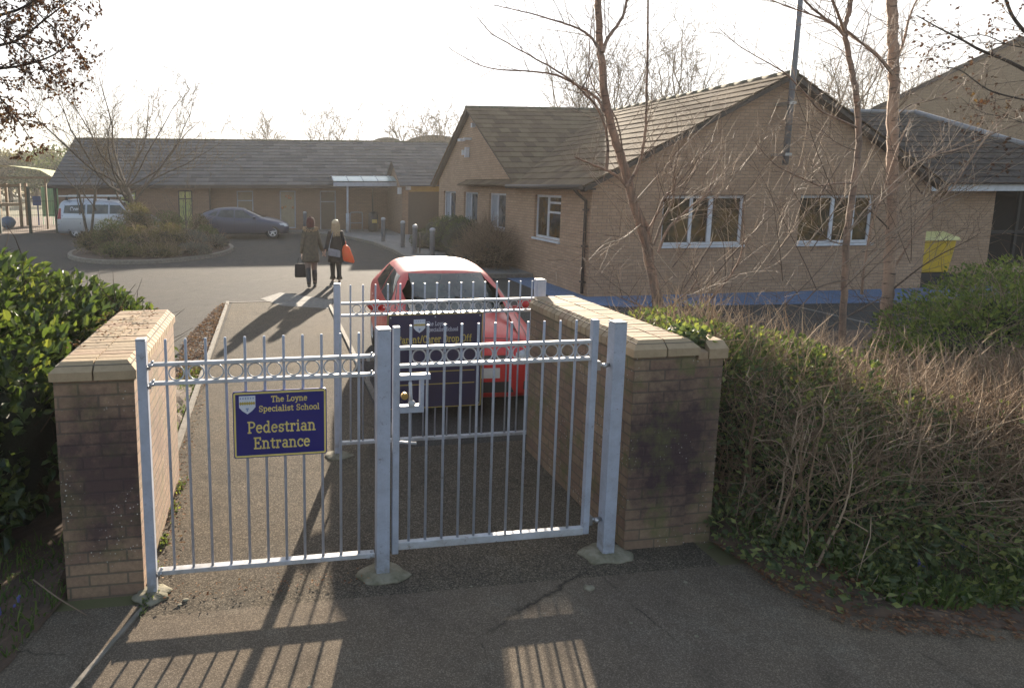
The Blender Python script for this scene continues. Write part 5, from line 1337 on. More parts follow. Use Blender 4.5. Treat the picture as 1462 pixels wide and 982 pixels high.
# ---------------------------------------------------------------- trees
def limb(mb, px, Y, w0, w1, n=7, m=4, dy=0.0, ground=False):
    """limb read off the photo: pixels -> points at distance Y (+dy drift along it); widths are diameters in m"""
    pts = [AY(x, y, Y+dy*i/(len(px)-1)) for i, (x, y) in enumerate(px)]
    if ground: pts.insert(0, Vector((pts[0].x, pts[0].y, -.05)))
    pts = smooth_path(pts, m); k = len(pts)-1
    pts = [p+rv(rt)*w0*.08 for p in pts]
    mb.tube(pts, [(w0+(w1-w0)*(i/k)**.8)/2 for i in range(k+1)], n, caps=False)
    return pts
rt = random.Random(11)
def tree(name, label, Y, trunks, limbs, mats, base=None, group=None, nshoot=9, Lr=(.35,.9), lift=.5, droop=0.0, level=1, spread=1.0, rs=.014, shoots=()):
    t = thing(name, label, 'tree', base or (0,0,0), group)
    tm = MB(); cm = MB(); tips = []
    for px, dy, w0, w1, gr in trunks:
        p = limb(tm, px, Y, w0, w1, 10, 5, dy, gr)
        sprout(cm, p[len(p)//2:], rs, rt, nshoot, Lr, lift, level, droop, tips, spread=spread)
    for px, dy, w0, w1 in limbs:
        p = limb(cm if w0 < .03 else tm, px, Y, w0, w1, 6, 4, dy)
        sprout(cm, p, max(min(w0*.4, rs), .010), rt, nshoot, Lr, lift, level, droop, tips, spread=spread)
    for b0, nn_ in shoots:
        for _ in range(nn_):
            p = Vector(b0)+Vector((rt.uniform(-.15,.5), rt.uniform(-.2,.2), rt.uniform(-.2,1.3)))
            d = Vector((rt.choice((1,1,1,-.5))*rt.uniform(.5,1.2), rt.uniform(-.4,.4), rt.uniform(.5,1.2)))
            pth = twig_path(p, d, rt.uniform(1.0,2.4), 6, rt, -.01, .06)
            cm.tube(pth, [.0075*(1-.75*j/6) for j in range(7)], 4, caps=False); sprout(cm, pth, .009, rt, 6, (.3,.8), .45, 0)
    obj('trunk', tm, mats[0], t); obj('crown', cm, mats[1], t)
    return t, tips
b = G(950,520)
tree('birch_tree', 'orange-barked multi-limbed birch rising behind the right brick wall', 7.4,
  [([(950,505),(941,440),(923,355),(905,292),(893,248),(880,205),(869,168),(862,120),(858,84),(855,40),(853,-20),(850,-120)], .3, .13, .075, True)],
  [([(935,440),(931,380),(925,330),(908,290),(895,267),(880,252),(866,243),(848,236),(820,224)], .2, .07, .022),
   ([(895,267),(908,245),(916,222),(922,180),(923,135),(925,60),(925,-60)], -.2, .05, .022),
   ([(866,243),(868,215),(865,185),(853,155),(836,135),(818,117),(790,98),(757,80),(725,62),(701,47),(682,26)], -.3, .045, .008),
   ([(862,160),(853,141),(825,122),(795,108),(765,103),(734,101),(700,98),(670,86),(640,68)], .5, .045, .008),
   ([(860,90),(853,68),(842,52),(827,42),(800,32),(766,22),(735,14),(706,8)], .3, .045, .010),
   ([(860,75),(868,55),(884,33),(892,15),(900,-40)], .1, .05, .03),
   ([(925,330),(935,312),(949,281),(962,272),(977,262),(992,240),(1005,212)], -.3, .035, .008),
   ([(934,350),(945,318),(959,290),(964,262),(963,248),(970,211)], -.3, .035, .01),
   ([(940,360),(952,330),(968,312),(990,292),(1010,276),(1020,245),(1029,213)], .2, .04, .01),
   ([(935,445),(918,438),(902,431),(880,422),(856,411)], -.4, .03, .008),
   ([(950,450),(966,430),(987,412),(998,392)], -.3, .035, .01),
   ([(955,470),(990,448),(1029,412),(1045,390),(1057,365),(1063,322),(1060,290)], -.3, .04, .01),
   ([(893,250),(880,170),(845,120),(842,60),(850,0)], .6, .025, .01),
   ([(905,290),(940,250),(985,200),(1040,150)], .5, .02, .006),
   ([(915,320),(890,340),(862,350),(840,372)], -.4, .018, .005),
   ([(941,420),(1010,440),(1070,400),(1120,330)], -.5, .02, .006)],
  (MAT['birchred'], MAT['birchtwig']), tuple(AY(950,505,7.4).xy)+(0,), shoots=[(AY(960,420,7.3),12)], nshoot=13, Lr=(.35,1.0), lift=.45, level=1)
tree('birch_tree', 'slim red-brown birch stem, left of the pair standing in the right hedge', 7.0,
  [([(1202,510),(1205,420),(1209,340),(1215,290),(1222,245),(1226,205),(1225,165),(1221,130),(1216,100),(1208,60),(1206,40),(1212,15),(1216,-30),(1222,-120)], .2, .085, .048, True)],
  [([(1206,52),(1195,40),(1171,21),(1150,2),(1135,-25)], .1, .035, .02),
   ([(1206,45),(1196,20),(1186,-10),(1180,-60)], -.1, .04, .02),
   ([(1210,45),(1235,66),(1257,86),(1274,108)], .2, .03, .018),
   ([(1223,182),(1200,172),(1171,158),(1150,135),(1124,107),(1100,92),(1073,77),(1048,60),(1026,40)], -.3, .03, .006),
   ([(1216,262),(1190,262),(1171,265),(1140,252),(1111,238),(1092,220),(1077,201)], -.4, .03, .008),
   ([(1212,330),(1235,300),(1262,275),(1300,240),(1350,210)], .3, .025, .006),
   ([(1210,350),(1180,340),(1150,300),(1130,270)], -.3, .022, .006),
   ([(1208,400),(1170,410),(1130,450),(1090,455),(1050,430)], -.5, .02, .005),
   ([(1222,215),(1196,205),(1172,186),(1150,176)], .3, .02, .006),
   ([(1224,150),(1246,120),(1262,80),(1290,40)], .3, .022, .008),
   ([(1208,380),(1240,350),(1290,320),(1330,270)], -.5, .02, .005)],
  (MAT['birchred'], MAT['birchtwig']), tuple(AY(1202,510,7.0).xy)+(0,), shoots=[(AY(1120,430,6.6),13),(AY(1205,400,6.9),9)], nshoot=13, Lr=(.35,1.0), lift=.35, level=1)
tree('birch_tree', 'straight pale birch trunk with dark scars, right of the pair standing in the right hedge', 7.6,
  [([(1258,490),(1266,430),(1270,380),(1273,320),(1274,270),(1274,214),(1275,150),(1277,100),(1275,50),(1273,0),(1270,-120)], .1, .15, .115, True)],
  [([(1275,105),(1250,76),(1222,56),(1196,40),(1171,26),(1130,12),(1095,-2)], -.3, .04, .012),
   ([(1275,276),(1299,240),(1335,222),(1376,210),(1428,186),(1470,176)], -.4, .035, .01),
   ([(1274,388),(1300,345),(1325,308),(1345,285),(1364,262),(1402,205),(1440,160)], -.5, .035, .008),
   ([(1272,415),(1310,385),(1342,364),(1370,350),(1400,333)], -.6, .025, .006),
   ([(1276,100),(1290,60),(1300,20),(1320,-20)], .2, .04, .02),
   ([(1276,170),(1300,150),(1340,140),(1390,110),(1450,90)], .5, .028, .008),
   ([(1272,330),(1240,300),(1200,290),(1160,250)], .4, .022, .006),
   ([(1230,420),(1236,370),(1245,320),(1262,272),(1280,215),(1300,170)], -.3, .04, .012),
   ([(1270,420),(1230,440),(1180,470)], -.5, .02, .006)],
  (MAT['birchpale'], MAT['birchtwig']), tuple(AY(1258,490,7.6).xy)+(0,), shoots=[(AY(1265,400,7.5),10)], nshoot=13, Lr=(.35,1.0), lift=.35, level=1)

def bare_tree(name, label, base, H, spread_, nl, r0, mats, seed, group=None, trunk_frac=.3, lean=0, nsub=7, level=2, fan=.8, stems=1, tmin=.005):
    """free standing bare tree grown procedurally"""
    r = random.Random(seed); t = thing(name, label, 'tree', base, group)
    tm = MB(); cm = MB(); B = Vector(base)
    for s in range(stems):
        p = [B+Vector((0,0,-.05)), B+Vector((lean*.3+r.uniform(-.05,.05), 0, H*trunk_frac*.5)), B+Vector((lean, r.uniform(-.1,.1), H*trunk_frac))]
        if stems > 1: p[1].x += (s-.5)*.3; p[2].x += (s-.5)*.6
        p = smooth_path(p, 4); tm.tube(p, [r0*(1-.35*i/(len(p)-1)) for i in range(len(p))], 9, caps=False)
        top = p[-1]
        for k in range(nl):
            a = 2*math.pi*(k+r.random()*.6)/nl; el = r.uniform(.35, 1.25)*fan
            d = Vector((math.cos(a)*math.sin(el)*spread_, math.sin(a)*math.sin(el)*spread_, math.cos(el)))
            L = H*(1-trunk_frac)*r.uniform(.75,1.05)
            st_ = top+Vector((0,0,-H*trunk_frac*.45*r.random()*(k % 2)))
            lp_ = [st_]; dd = d.normalized()
            for j in range(7):
                dd = (dd+rv(r)*.24+Vector((0,0,.12))).normalized(); lp_.append(lp_[-1]+dd*L/7)
            q = r0*.42*r.uniform(.6,1)
            tm.tube(lp_, [q*(1-.85*j/7)+.004 for j in range(8)], 6, caps=False)
            sprout(cm, lp_, max(q*.55, tmin*1.8), r, nsub, (L*.22,L*.5), .45, level, 0, None, .15, .5, tmin=tmin)
    obj('trunk', tm, mats[0], t); obj('crown', cm, mats[1], t); return t
bare_tree('bare_tree', 'wide spreading bare tree growing out of the shrub island', tuple(Vector((-5.0,25.6,.1))), 7.0, 1.3, 12, .14, (MAT['barkgrey'], MAT['fartwig']), 5, lean=-.5, trunk_frac=.32, fan=1.0, tmin=.008, nsub=11)
bare_tree('bare_tree', 'small twin-stemmed bare tree on the left end of the shrub island', tuple(Vector((-6.95,25.6,.1))), 3.9, 1.0, 5, .06, (MAT['barkgrey'], MAT['fartwig']), 9, stems=2, trunk_frac=.55, nsub=5, level=1)
bare_tree('bare_tree', 'small bare sapling beside the rear of the dark hatchback', tuple(Vector((-3.3,25.6,.1))), 2.6, .9, 6, .03, (MAT['barkgrey'], MAT['fartwig']), 19, trunk_frac=.3, nsub=5, level=1)
# distant bare trees
FT = (MAT['fartwig'], MAT['fartwig'])
far_trees = [
 (380,172,70,2.6,'small rounded bare tree top above the grey roof, between island tree and the second treetop'),
 (474,163,68,3.0,'fan-shaped bare treetop above the middle of the grey roof'),
 (590,150,62,4.5,'wide bare treetop left of the near gable, behind the domed roofs'),
 (640,160,58,3.5,'bare treetop touching the left edge of the near gable'),
 (830,60,42,3.2,'tall bare tree behind the brown roof, leftmost of the group there'),
 (880,45,40,3.6,'tall dense bare tree directly behind the valley of the brown roofs'),
 (940,60,44,3.4,'tall bare tree behind the brown roof, right of the orange birch stem'),
 (985,40,36,2.6,'slender dark-stemmed bare tree behind the brown roof ridge'),
 (1195,70,34,3.4,'bare tree behind the apex pole, between it and the birches'),
 (1245,85,40,3.4,'bare tree between the pair of birches and the far gabled house'),
 (1310,90,44,3.6,'bare tree partly behind the far gabled house')]
for i, (px, py, Y, w_, lab) in enumerate(far_trees):
    top = AY(px, py, Y)
    bare_tree('bare_tree', lab, (top.x, Y, 0), top.z*1.02, .75, 11, .16, FT, 40+i, 'bare trees behind the school', trunk_frac=.35, nsub=7, level=2, fan=.65, tmin=Y*.00034)
# hazy evergreen/wood mass far left and tree line
rl = random.Random(21)
for i, (px, py, Y, w_, lab) in enumerate(((10,212,85,6,'pale hazy tree at the left edge of the skyline'), (48,206,90,6,'hazy dark conifer-like tree beyond the tent canopy'), (85,212,80,5,'hazy dark tree left of the grey roof'))):
    top = AY(px, py, Y); t = thing('skyline_tree', lab, 'tree', (top.x, Y, 0), 'hazy trees on the left skyline')
    tm = MB().tube([(top.x,Y,-.1),(top.x,Y,top.z*.6)], [.35,.2], 8); obj('trunk', tm, MAT['barkgrey'], t)
    el = [((top.x+rl.uniform(-w_,w_)*.7, Y+rl.uniform(-2,2), top.z*rl.uniform(.35,.72)), (w_*.5, w_*.45, top.z*.27)) for _ in range(9)]
    obj('crown', foliage(el, 4200, .42, .3, rl, clump=4, shell=.7), MAT['oliveleaf'] if i == 0 else MAT['shrubleaf'], t)
sm = MB(); 
el = [((x, 110+rl.uniform(-6,6), 2.0), (7,5,rl.uniform(3,6.0))) for x in range(-90,120,7)]
tag(obj('far_wood', foliage(el, 16000, 1.0, .7, rl, clump=9, shell=.6), MAT['oliveleaf']), kind='stuff', label='hazy tree line beyond the school', cat='trees')

# overhanging branches of trees standing outside the frame
def overhang(name, label, base, trunkpts, limbs, Y, leafmat, nleaf, seed, lsz, droop, group=None, Lr=(.25,.6)):
    t = thing(name, label, 'tree', base); r = random.Random(seed); tm = MB(); cm = MB(); tips = []
    p = smooth_path([Vector(q) for q in trunkpts], 4); tm.tube(p, [.16-.10*i/(len(p)-1) for i in range(len(p))], 10, caps=False)
    for px, dy, w0, w1 in limbs:
        pts = [p[-1 if px[0][1] < 60 else -3].copy()]+[AY(x,y,Y+dy*i/(len(px)-1)) for i,(x,y) in enumerate(px)]
        pts = smooth_path(pts, 4); k = len(pts)-1
        tm.tube(pts, [(w0+(w1-w0)*(i/k)**.7)/2 for i in range(k+1)], 6, caps=False)
        sprout(cm, pts[len(pts)//4:], .007, r, 13, Lr, .05, 1, droop, tips, 0.05, .8)
    obj('trunk', tm, MAT['darkbark'], t); obj('crown', cm, MAT['darktwig'], t)
    lm = MB()
    for _ in range(nleaf):
        path = r.choice(tips); k = r.randrange(len(path)-1); q = path[k].lerp(path[k+1], r.random())
        leaf(lm, q+rv(r)*.01, (rv(r)+Vector((0,0,-.5))).normalized(), rv(r), lsz*r.uniform(.6,1.3), lsz*.7*r.uniform(.6,1.2), .3)
    obj('leaf_buds', lm, leafmat, t)
    return t
MAT['darkbark'] = simple('bark_dark', (.05,.035,.028), .95, c2=(.03,.022,.018), scale=14, bump=.6)
MAT['budleaf'] = island('bud_leaf', [(0,(.05,.022,.016)),(.7,(.095,.04,.026)),(1,(.17,.10,.05))], .8, 20, transl=.2)
overhang('overhanging_tree', 'dark-twigged tree whose drooping seedy branches fill the top left corner', (-5.6,6.4,0), [(-5.6,6.4,-.05),(-5.5,6.4,2),(-5.2,6.3,4.2)],
  [([(-60,40),(0,22),(35,10),(75,-20)], -.6, .05, .012), ([(-60,75),(-5,66),(30,55),(62,30),(95,5),(120,-10)], .2, .045, .008), ([(-50,100),(0,98),(40,92),(78,78),(105,55),(120,35)], .4, .04, .006),
   ([(-60,110),(-20,125),(10,150),(30,178),(46,202)], .2, .035, .005), ([(-60,50),(0,50),(40,75),(70,110),(85,120)], -.2, .03, .005), ([(-60,0),(20,-10),(60,25),(100,60),(118,80)], .6, .03, .005), ([(-60,90),(-20,110),(0,140),(12,170)], .5, .03, .005)],
  5.9, MAT['budleaf'], 3600, 31, .034, .09, Lr=(.18,.42))
overhang('overhanging_tree', 'dark bare tree whose branches reach in at the top right corner', (13.5,8.0,0), [(13.5,8,-.05),(13.3,8,2.5),(12.6,8,4.4)],
  [([(1560,130),(1500,118),(1440,88),(1400,72),(1375,58),(1340,40),(1308,22)], .3, .09, .012), ([(1540,20),(1480,52),(1450,30),(1436,0),(1425,-30)], .2, .07, .03),
   ([(1560,160),(1500,150),(1450,140),(1410,128),(1370,100),(1340,96)], -.5, .05, .008), ([(1560,60),(1490,70),(1440,64),(1400,50),(1350,62),(1320,70)], .6, .04, .006), ([(1560,230),(1500,225),(1462,212),(1410,218),(1380,250)], -.6, .05, .006),
   ([(1560,200),(1500,190),(1445,170),(1400,160),(1372,140)], .6, .04, .005)],
  8.0, MAT['budleaf'], 600, 33, .06, .0, Lr=(.3,.8))

# ---------------------------------------------------------------- hedges and shrubs
def shrub(name, label, cat, base, ells, nleaf, L, W, m, seed, ntwig=0, tl=.3, tr=.004, tm=None, wide=False, group=None, cut=None, clump=1.5, core=.78, shell=.45):
    r = random.Random(seed); t = thing(name, label, cat, base, group)
    if nleaf: obj('foliage', foliage(ells, nleaf, L, W, r, wide=wide, cut=cut, clump=clump, shell=shell), m, t)
    tw = twiggy(ells, ntwig or 120, tl, tr, r, cut=cut)
    if core:
        pass
    obj('stems', tw, tm or MAT['darktwig'], t)
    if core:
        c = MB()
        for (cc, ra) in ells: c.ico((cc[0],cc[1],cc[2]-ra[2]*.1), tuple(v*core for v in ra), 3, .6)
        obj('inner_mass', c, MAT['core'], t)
    return t
cutL = lambda p: (-1.30 < p.x < -.80 and p.y < 5.3 and p.z < 1.48) or p.y < 3.72 and p.x > -1.25
shrub('laurel_hedge', 'glossy green laurel hedge behind the left brick wall', 'hedge', (-2.3,5.6,0),
  [((-2.75,5.4,.98),(1.15,1.45,1.02)),((-1.95,5.9,.82),(.78,1.15,.80)),((-1.55,6.2,.75),(.5,.85,.66)),((-3.9,5.6,.95),(1.3,1.7,1.05)),((-2.05,4.75,.75),(.72,.8,.86)),((-2.6,4.5,.45),(.9,.75,.65))],
  24000, .10, .05, MAT['laurel'], 51, 1200, .4, .005, wide=True, cut=cutL, clump=1.2, core=.66, shell=.4)
cutR = lambda p: (p.x < 3.06 and p.y < 5.5)
shrub('mixed_hedge', 'scruffy leafy hedge growing against the right brick wall', 'hedge', (3.7,4.7,0),
  [((3.78,4.40,.62),(.72,.90,.70)),((3.45,5.0,.85),(.55,.75,.52)),((4.35,4.35,.55),(.75,.95,.60)),((3.34,4.4,1.12),(.36,.5,.30)),((3.9,3.75,.35),(.62,.66,.46)),((4.5,3.6,.28),(.7,.6,.38))],
  30000, .046, .027, MAT['privet'], 53, 5200, .4, .0035, MAT['twig'], cut=cutR, clump=1.0, core=.5, shell=.6)
shrub('bare_hedge', 'tangled brown twiggy hedge right of the leafy one, at the right side of the path', 'hedge', (5.6,4.5,0),
  [((4.9,4.0,.42),(.95,1.05,.52)),((5.7,3.95,.38),(1.1,1.2,.46)),((6.7,4.3,.38),(1.3,1.25,.44)),((7.8,4.5,.38),(1.4,1.3,.44))],
  7500, .042, .024, MAT['privet'], 55, 21000, .36, .0036, MAT['twig'], clump=1.0, core=.5, shell=.7)
shrub('leafy_shrub', 'green leafy shrub, sunlight painted in its leaf colour, behind the twiggy hedge at the right edge', 'shrub', (8.2,6.6,0),
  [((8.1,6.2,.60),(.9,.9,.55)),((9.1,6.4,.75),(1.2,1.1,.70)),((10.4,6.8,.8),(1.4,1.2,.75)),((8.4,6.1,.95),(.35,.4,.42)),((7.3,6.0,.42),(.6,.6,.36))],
  17000, .06, .03, MAT['paintedsunleaf'], 57, 1500, .4, .004, MAT['twig'], clump=1.2, core=.45, shell=.6)
shrub('leafy_shrub', 'loose green shrub with small leaves around the foot of the orange birch', 'shrub', (4.9,6.4,0),
  [((4.5,6.0,.55),(.5,.6,.42)),((5.2,6.3,.45),(.6,.6,.42)),((4.8,6.5,.72),(.42,.45,.42)),((6.1,6.2,.36),(.7,.6,.34))],
  3000, .045, .026, MAT['privet'], 59, 1500, .5, .0035, MAT['twig'], clump=.8, core=.5, shell=.8)
# ivy over the coping of the right wall end
r7 = random.Random(77); iv = MB()
for _ in range(420):
    p = Vector((2.86+r7.gauss(0,.055), 3.80+abs(r7.gauss(0,.2)), 1.45+r7.uniform(-.10,.07)))
    leaf(iv, p, (rv(r7)+Vector((0,-.6,.2))).normalized(), (rv(r7)*.6+Vector((0,-.5,.7))).normalized(), .045, .04, .2)
iv.tube([(2.95,3.9,.1),(2.92,4.2,.9),(2.88,3.95,1.45)], .008, 5)
tag(obj('ivy', iv, MAT['privet']), 'clump of small ivy leaves over the coping at the end of the right wall', 'ivy')
# planting near the school
shrub('clipped_hedge', 'clipped green box hedge under the small windows of the near gable', 'hedge', (6.3,20.5,.1),
  [((6.25,21.2,.65),(.62,1.0,.75)),((6.25,19.9,.65),(.62,1.0,.75)),((6.2,22.3,.6),(.62,.9,.7))], 7000, .05, .03, MAT['shrubleaf'], 61, 200, clump=3, core=.88, shell=.18)
shrub('brown_shrub', 'wiry brown shrub between the clipped hedge and the school window', 'shrub', (6.3,17.6,.05),
  [((6.35,18.3,.55),(.55,.75,.72)),((6.3,17.3,.5),(.55,.8,.68)),((5.8,17.6,.3),(.5,.6,.35))], 1100, .04, .02, MAT['oliveleaf'], 63, 3400, .6, .005, MAT['twig'], core=.5)
shrub('low_shrub', 'low dark shrub hugging the kerb left of the clipped hedge', 'shrub', (5.7,23.2,.1), [((5.75,23.3,.35),(.5,.7,.45))], 1500, .05, .03, MAT['shrubleaf'], 64, 80)
# shrub island
isl = MB(); n = 40; P_ = []
for k in range(n):
    a = 2*math.pi*k/n; P_.append((-4.25+2.75*math.cos(a), 24.1+3.65*math.sin(a)*(1-.0*math.cos(a))))
isl.add([(p[0],p[1],.10) for p in P_], [tuple(range(n))]); struct('island_soil', isl, MAT['soil'])
k_ = MB(); n2 = len(P_)
sc = lambda p, q: (-4.25+(p[0]+4.25)*q, 24.1+(p[1]-24.1)*q)
vs = [(*sc(p,1.045),-.01) for p in P_]+[(*sc(p,1.04),.12) for p in P_]+[(*sc(p,.995),.12) for p in P_]+[(*sc(p,.99),.02) for p in P_]
k_.add(vs, [(j*n2+i, j*n2+(i+1) % n2, (j+1)*n2+(i+1) % n2, (j+1)*n2+i) for j in range(3) for i in range(n2)]); struct('island_kerb', k_, MAT['kerb'])
isd = [
 ((-6.1,23.0,.45),(.65,.6,.42),'oliveleaf','low olive shrub at the left end of the island'),
 ((-5.45,22.6,.72),(.55,.5,.55),'shrubleaf','rounded yellow-green clipped ball shrub on the island'),
 ((-4.9,24.4,1.15),(.5,.5,.62),'oliveleaf','taller brownish shrub in front of the silver van'),
 ((-4.5,22.3,.55),(.75,.6,.5),'oliveleaf','wiry brown-green shrub at the front centre of the island'),
 ((-3.6,22.6,.62),(.75,.6,.52),'oliveleaf','olive shrub right of the centre of the island'),
 ((-3.9,24.8,.85),(.6,.6,.62),'shrubleaf','tallest feathery green shrub on the island, under the spreading tree'),
 ((-2.9,22.9,.5),(.6,.5,.40),'greyleaf','grey-leaved low shrub at the front right of the island'),
 ((-2.4,24.0,.55),(.5,.5,.42),'shrubleaf','dark green shrub at the right end of the island'),
 ((-2.0,23.6,.35),(.4,.4,.28),'greyleaf','small spiky grey plant at the right tip of the island'),
 ((-5.3,25.6,.8),(.9,.8,.65),'oliveleaf','brown shrub at the back of the island before the van wheel'),
 ((-2.9,26.4,.75),(.4,.45,.5),'oliveleaf','reddish-green bush in front of the hatchback tail'),
 ((-5.0,21.5,.3),(.7,.5,.3),'shrubleaf','low green mat plant at the front left kerb of the island'),
 ((-3.7,21.3,.28),(.75,.45,.26),'oliveleaf','low brown-green mat plant at the front kerb of the island'),
 ((-2.6,21.9,.26),(.55,.45,.24),'greyleaf','low grey mat plant at the front right kerb of the island')]
for i, (c, ra, mk, lab) in enumerate(isd):
    shrub('island_shrub', lab, 'shrub', (c[0],c[1],.1), [(c,ra),((c[0]+ra[0]*.4,c[1]+.1,c[2]-.05),(ra[0]*.7,ra[1]*.7,ra[2]*.8))], 2600, .06, .032, MAT[mk], 80+i, 260 if mk == 'oliveleaf' else 120, .4, .006, MAT['twig'], group='shrubs on the kerbed island', core=.5, clump=1.2, shell=.55)

# ---------------------------------------------------------------- grass, litter, flowers, stones
rg = random.Random(91)
def in_poly(x, y, P):
    c = False; j = len(P)-1
    for i in range(len(P)):
        if (P[i][1] > y) != (P[j][1] > y) and x < (P[j][0]-P[i][0])*(y-P[i][1])/(P[j][1]-P[i][1])+P[i][0]: c = not c
        j = i
    return c
def grass(name, poly, n, h, label, w=.006, clumpf=0.0, z=.03):
    mb = MB(); xs = [p[0] for p in poly]; ys = [p[1] for p in poly]; made = 0; tries = 0
    while made < n and tries < n*8:
        tries += 1
        x, y = rg.uniform(min(xs),max(xs)), rg.uniform(min(ys),max(ys))
        if not in_poly(x,y,poly): continue
        if clumpf and mnoise.noise(Vector((x*2.2,y*2.2,3))) < clumpf: continue
        p = Vector((x,y,z-.02)); L = h*rg.uniform(.5,1.3); d = (Vector((0,0,1))+rv(rg)*.5); a = rg.uniform(0,6.28); s = Vector((math.cos(a),math.sin(a),0))*w
        q1 = p+d*L*.55; q2 = p+d*L+rv(rg)*L*.35-Vector((0,0,L*.25))
        mb.add([p-s,p+s,q1+s*.8,q1-s*.8,q2], [(0,1,2,3),(3,2,4)]); made += 1
    return tag(obj(name, mb, MAT['grass']), label, 'grass', kind='stuff')
grass('grass', [(-3.6,2.2),(-2.3,2.4),(-1.62,2.9),(-1.42,3.2),(-1.29,3.7),(-1.3,4.3),(-3.6,4.6)], 5500, .09, 'grass and bulb leaves in front of the laurel hedge')
grass('grass', [(3.15,3.6),(3.3,3.15),(3.55,2.95),(3.9,2.86),(4.4,2.84),(5.0,2.95),(6.6,2.8),(6.6,3.9),(3.6,4.1)], 9500, .13, 'green grass along the foot of the right hedges', .007, -.12)
grass('grass', [(-1.24,5.35),(-.97,5.3),(-.96,8.6),(-1.22,8.6)], 3600, .05, 'narrow grass strip between path edging and left wall', .005, z=.02)
def bells(poly, n, label):
    mb = MB(); xs = [p[0] for p in poly]; ys = [p[1] for p in poly]; k = 0
    while k < n:
        x, y = rg.uniform(min(xs),max(xs)), rg.uniform(min(ys),max(ys))
        if not in_poly(x,y,poly): continue
        k += 1; z0 = rg.uniform(.08,.17)
        for j in range(5): mb.ico((x+rg.uniform(-.014,.014),y+rg.uniform(-.014,.014),z0+j*.010), (.009,.009,.011), 1)
    return tag(obj('bluebells', mb, MAT['bluebell']), label, 'flowers', kind='stuff')
bells([(-2.6,2.6),(-1.7,2.9),(-1.42,3.4),(-1.5,3.8),(-2.6,3.8)], 14, 'blue flowers in the grass at the lower left')
bells([(3.9,3.0),(5.2,2.95),(5.2,3.6),(3.9,3.5)], 12, 'blue flowers in the grass under the right hedge')
def litter(name, poly, n, s, label, z=.012):
    mb = MB(); xs = [p[0] for p in poly]; ys = [p[1] for p in poly]; k = 0
    while k < n:
        x, y = rg.uniform(min(xs),max(xs)), rg.uniform(min(ys),max(ys))
        if not in_poly(x,y,poly): continue
        k += 1; a = rg.uniform(0,6.28)
        leaf(mb, Vector((x,y,z+rg.uniform(.002,.03))), Vector((math.cos(a),math.sin(a),rg.uniform(-.1,.3))).normalized(), (Vector((0,0,1))+rv(rg)*.5).normalized(), s*rg.uniform(.5,1.3), s*.6*rg.uniform(.5,1.2), .2)
    return tag(obj(name, mb, MAT['litter']), label, 'dead leaves', kind='stuff')
litter('leaf_litter', [(-1.25,8.0),(-.97,8.0),(-.9,13.2),(-1.05,13.2),(-1.4,10)], 2200, .05, 'brown dead leaves along the far path edging')
litter('leaf_litter', [(-.88,5.3),(-.72,3.8),(-.6,3.9),(-.75,5.6),(-.8,8),(-.89,8)], 260, .03, 'scattered dead leaves along the inside of the left wall')
litter('leaf_litter', [(3.0,3.72),(3.05,3.15),(3.2,2.80),(3.9,2.62),(6.5,2.3),(6.5,3.4),(4.0,3.4)], 6500, .032, 'reddish dead leaves and mulch at the edge of the right bed')
litter('leaf_litter', [(-.7,3.75),(.6,3.75),(.6,3.6),(-.7,3.55)], 120, .022, 'bits of leaf under the left railing')
litter('leaf_litter', [(-1.30,3.94),(-.86,4.3),(-.90,5.28),(-1.30,5.28)], 170, .028, 'dry leaves and moss on the coping of the left wall', 1.475)
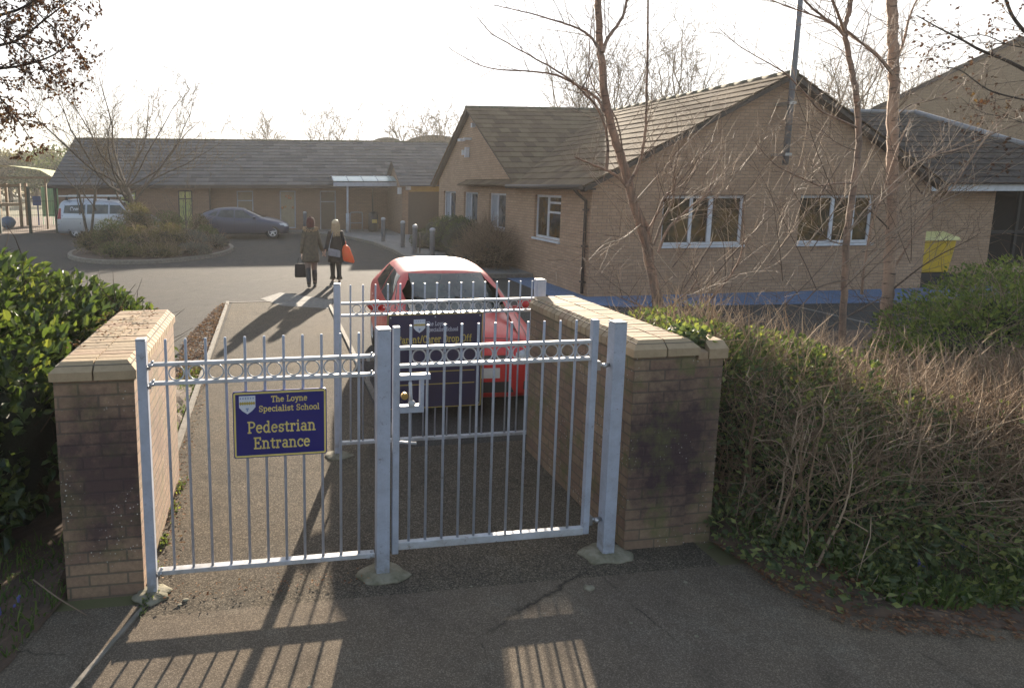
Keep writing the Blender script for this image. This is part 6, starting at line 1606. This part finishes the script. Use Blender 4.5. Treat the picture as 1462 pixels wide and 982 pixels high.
# path edge weeds by the left wall
wd = MB()
for _ in range(260):
    y = rg.choice((3.62,3.9,4.3,4.75,5.1))+rg.gauss(0,.06); p = Vector((-.80+abs(rg.gauss(0,.02)), y, .012))
    leaf(wd, p, (rv(rg)+Vector((.3,0,.8))).normalized(), rv(rg), .035, .016, .2)
tag(obj('weeds', wd, MAT['privet']), 'small weeds at the foot of the left wall and post', 'weeds', kind='stuff')
st_ = MB()
for (x,y,s) in ((1.92,3.38,.035),(.15,2.85,.012),(2.55,3.35,.012),(2.75,3.2,.01),(1.2,3.5,.008),(2.3,2.9,.012),(-.55,3.62,.02),(-.58,3.58,.014),(2.0,3.05,.01)):
    st_.ico((x,y,.010), (s,s*.8,s*.35), 2, .4)
tag(obj('pebbles', st_, MAT['concrete']), 'pale stones lying on the pavement before the gate', 'stones', kind='stuff')
sk = MB(); sk.tube([(3.12,3.42,.03),(3.2,3.36,.05),(3.32,3.3,.035)], [.012,.014,.008], 6)
tag(obj('fallen_stick', sk, MAT['birchtwig']), 'short thick pale stick at the foot of the right wall corner', 'stick')
sk = MB(); sk.tube([(3.5,3.0,.03),(3.75,2.95,.10),(3.95,3.1,.16)], [.006,.006,.003], 5)
tag(obj('fallen_stick', sk, MAT['birchtwig']), 'thin bare stick poking out of the mulch under the right hedge', 'stick')
sk = MB(); sk.tube([(-1.42,3.66,.20),(-1.27,3.60,.11),(-1.10,3.55,.018)], [.004,.004,.003], 5); tag(obj('fallen_stick', sk, MAT['birchtwig']), 'thin bare stick leaning in front of the left brick wall', 'stick')

r9 = random.Random(99)
for host in [o for o in COL.objects if o.name.startswith(('bare_hedge','mixed_hedge'))]:
    m = MB()
    for _ in range(70):
        x = r9.uniform(3.3,4.3) if host.name.startswith('mixed') else r9.uniform(4.3,8.5)
        p = Vector((x, r9.uniform(3.3,4.9), 0)); pth = twig_path(p, Vector((r9.uniform(-.5,.5),r9.uniform(-.5,.3),1)), r9.uniform(.8,1.45)*(1 if x < 4.3 else .85), 7, r9, -.02, .16)
        m.tube(pth, [.010*(1-.8*j/7) for j in range(8)], 5, caps=False); sprout(m, pth[2:], .008, r9, 6, (.15,.45), .3, 1)
    obj('branches', m, MAT['twig'], host)
r8 = random.Random(88)
gv = foliage([((3.55,3.35,.10),(.5,.45,.16)),((4.3,3.15,.10),(.7,.35,.16)),((5.4,3.1,.10),(.9,.4,.18)),((3.2,3.75,.10),(.25,.4,.16))], 4200, .05, .03, r8, clump=.8, shell=.8, zmin=.02)
tag(obj('ground_cover', gv, MAT['privet']), 'low leafy ground cover creeping to the edge of the pavement', 'ground cover', kind='stuff')
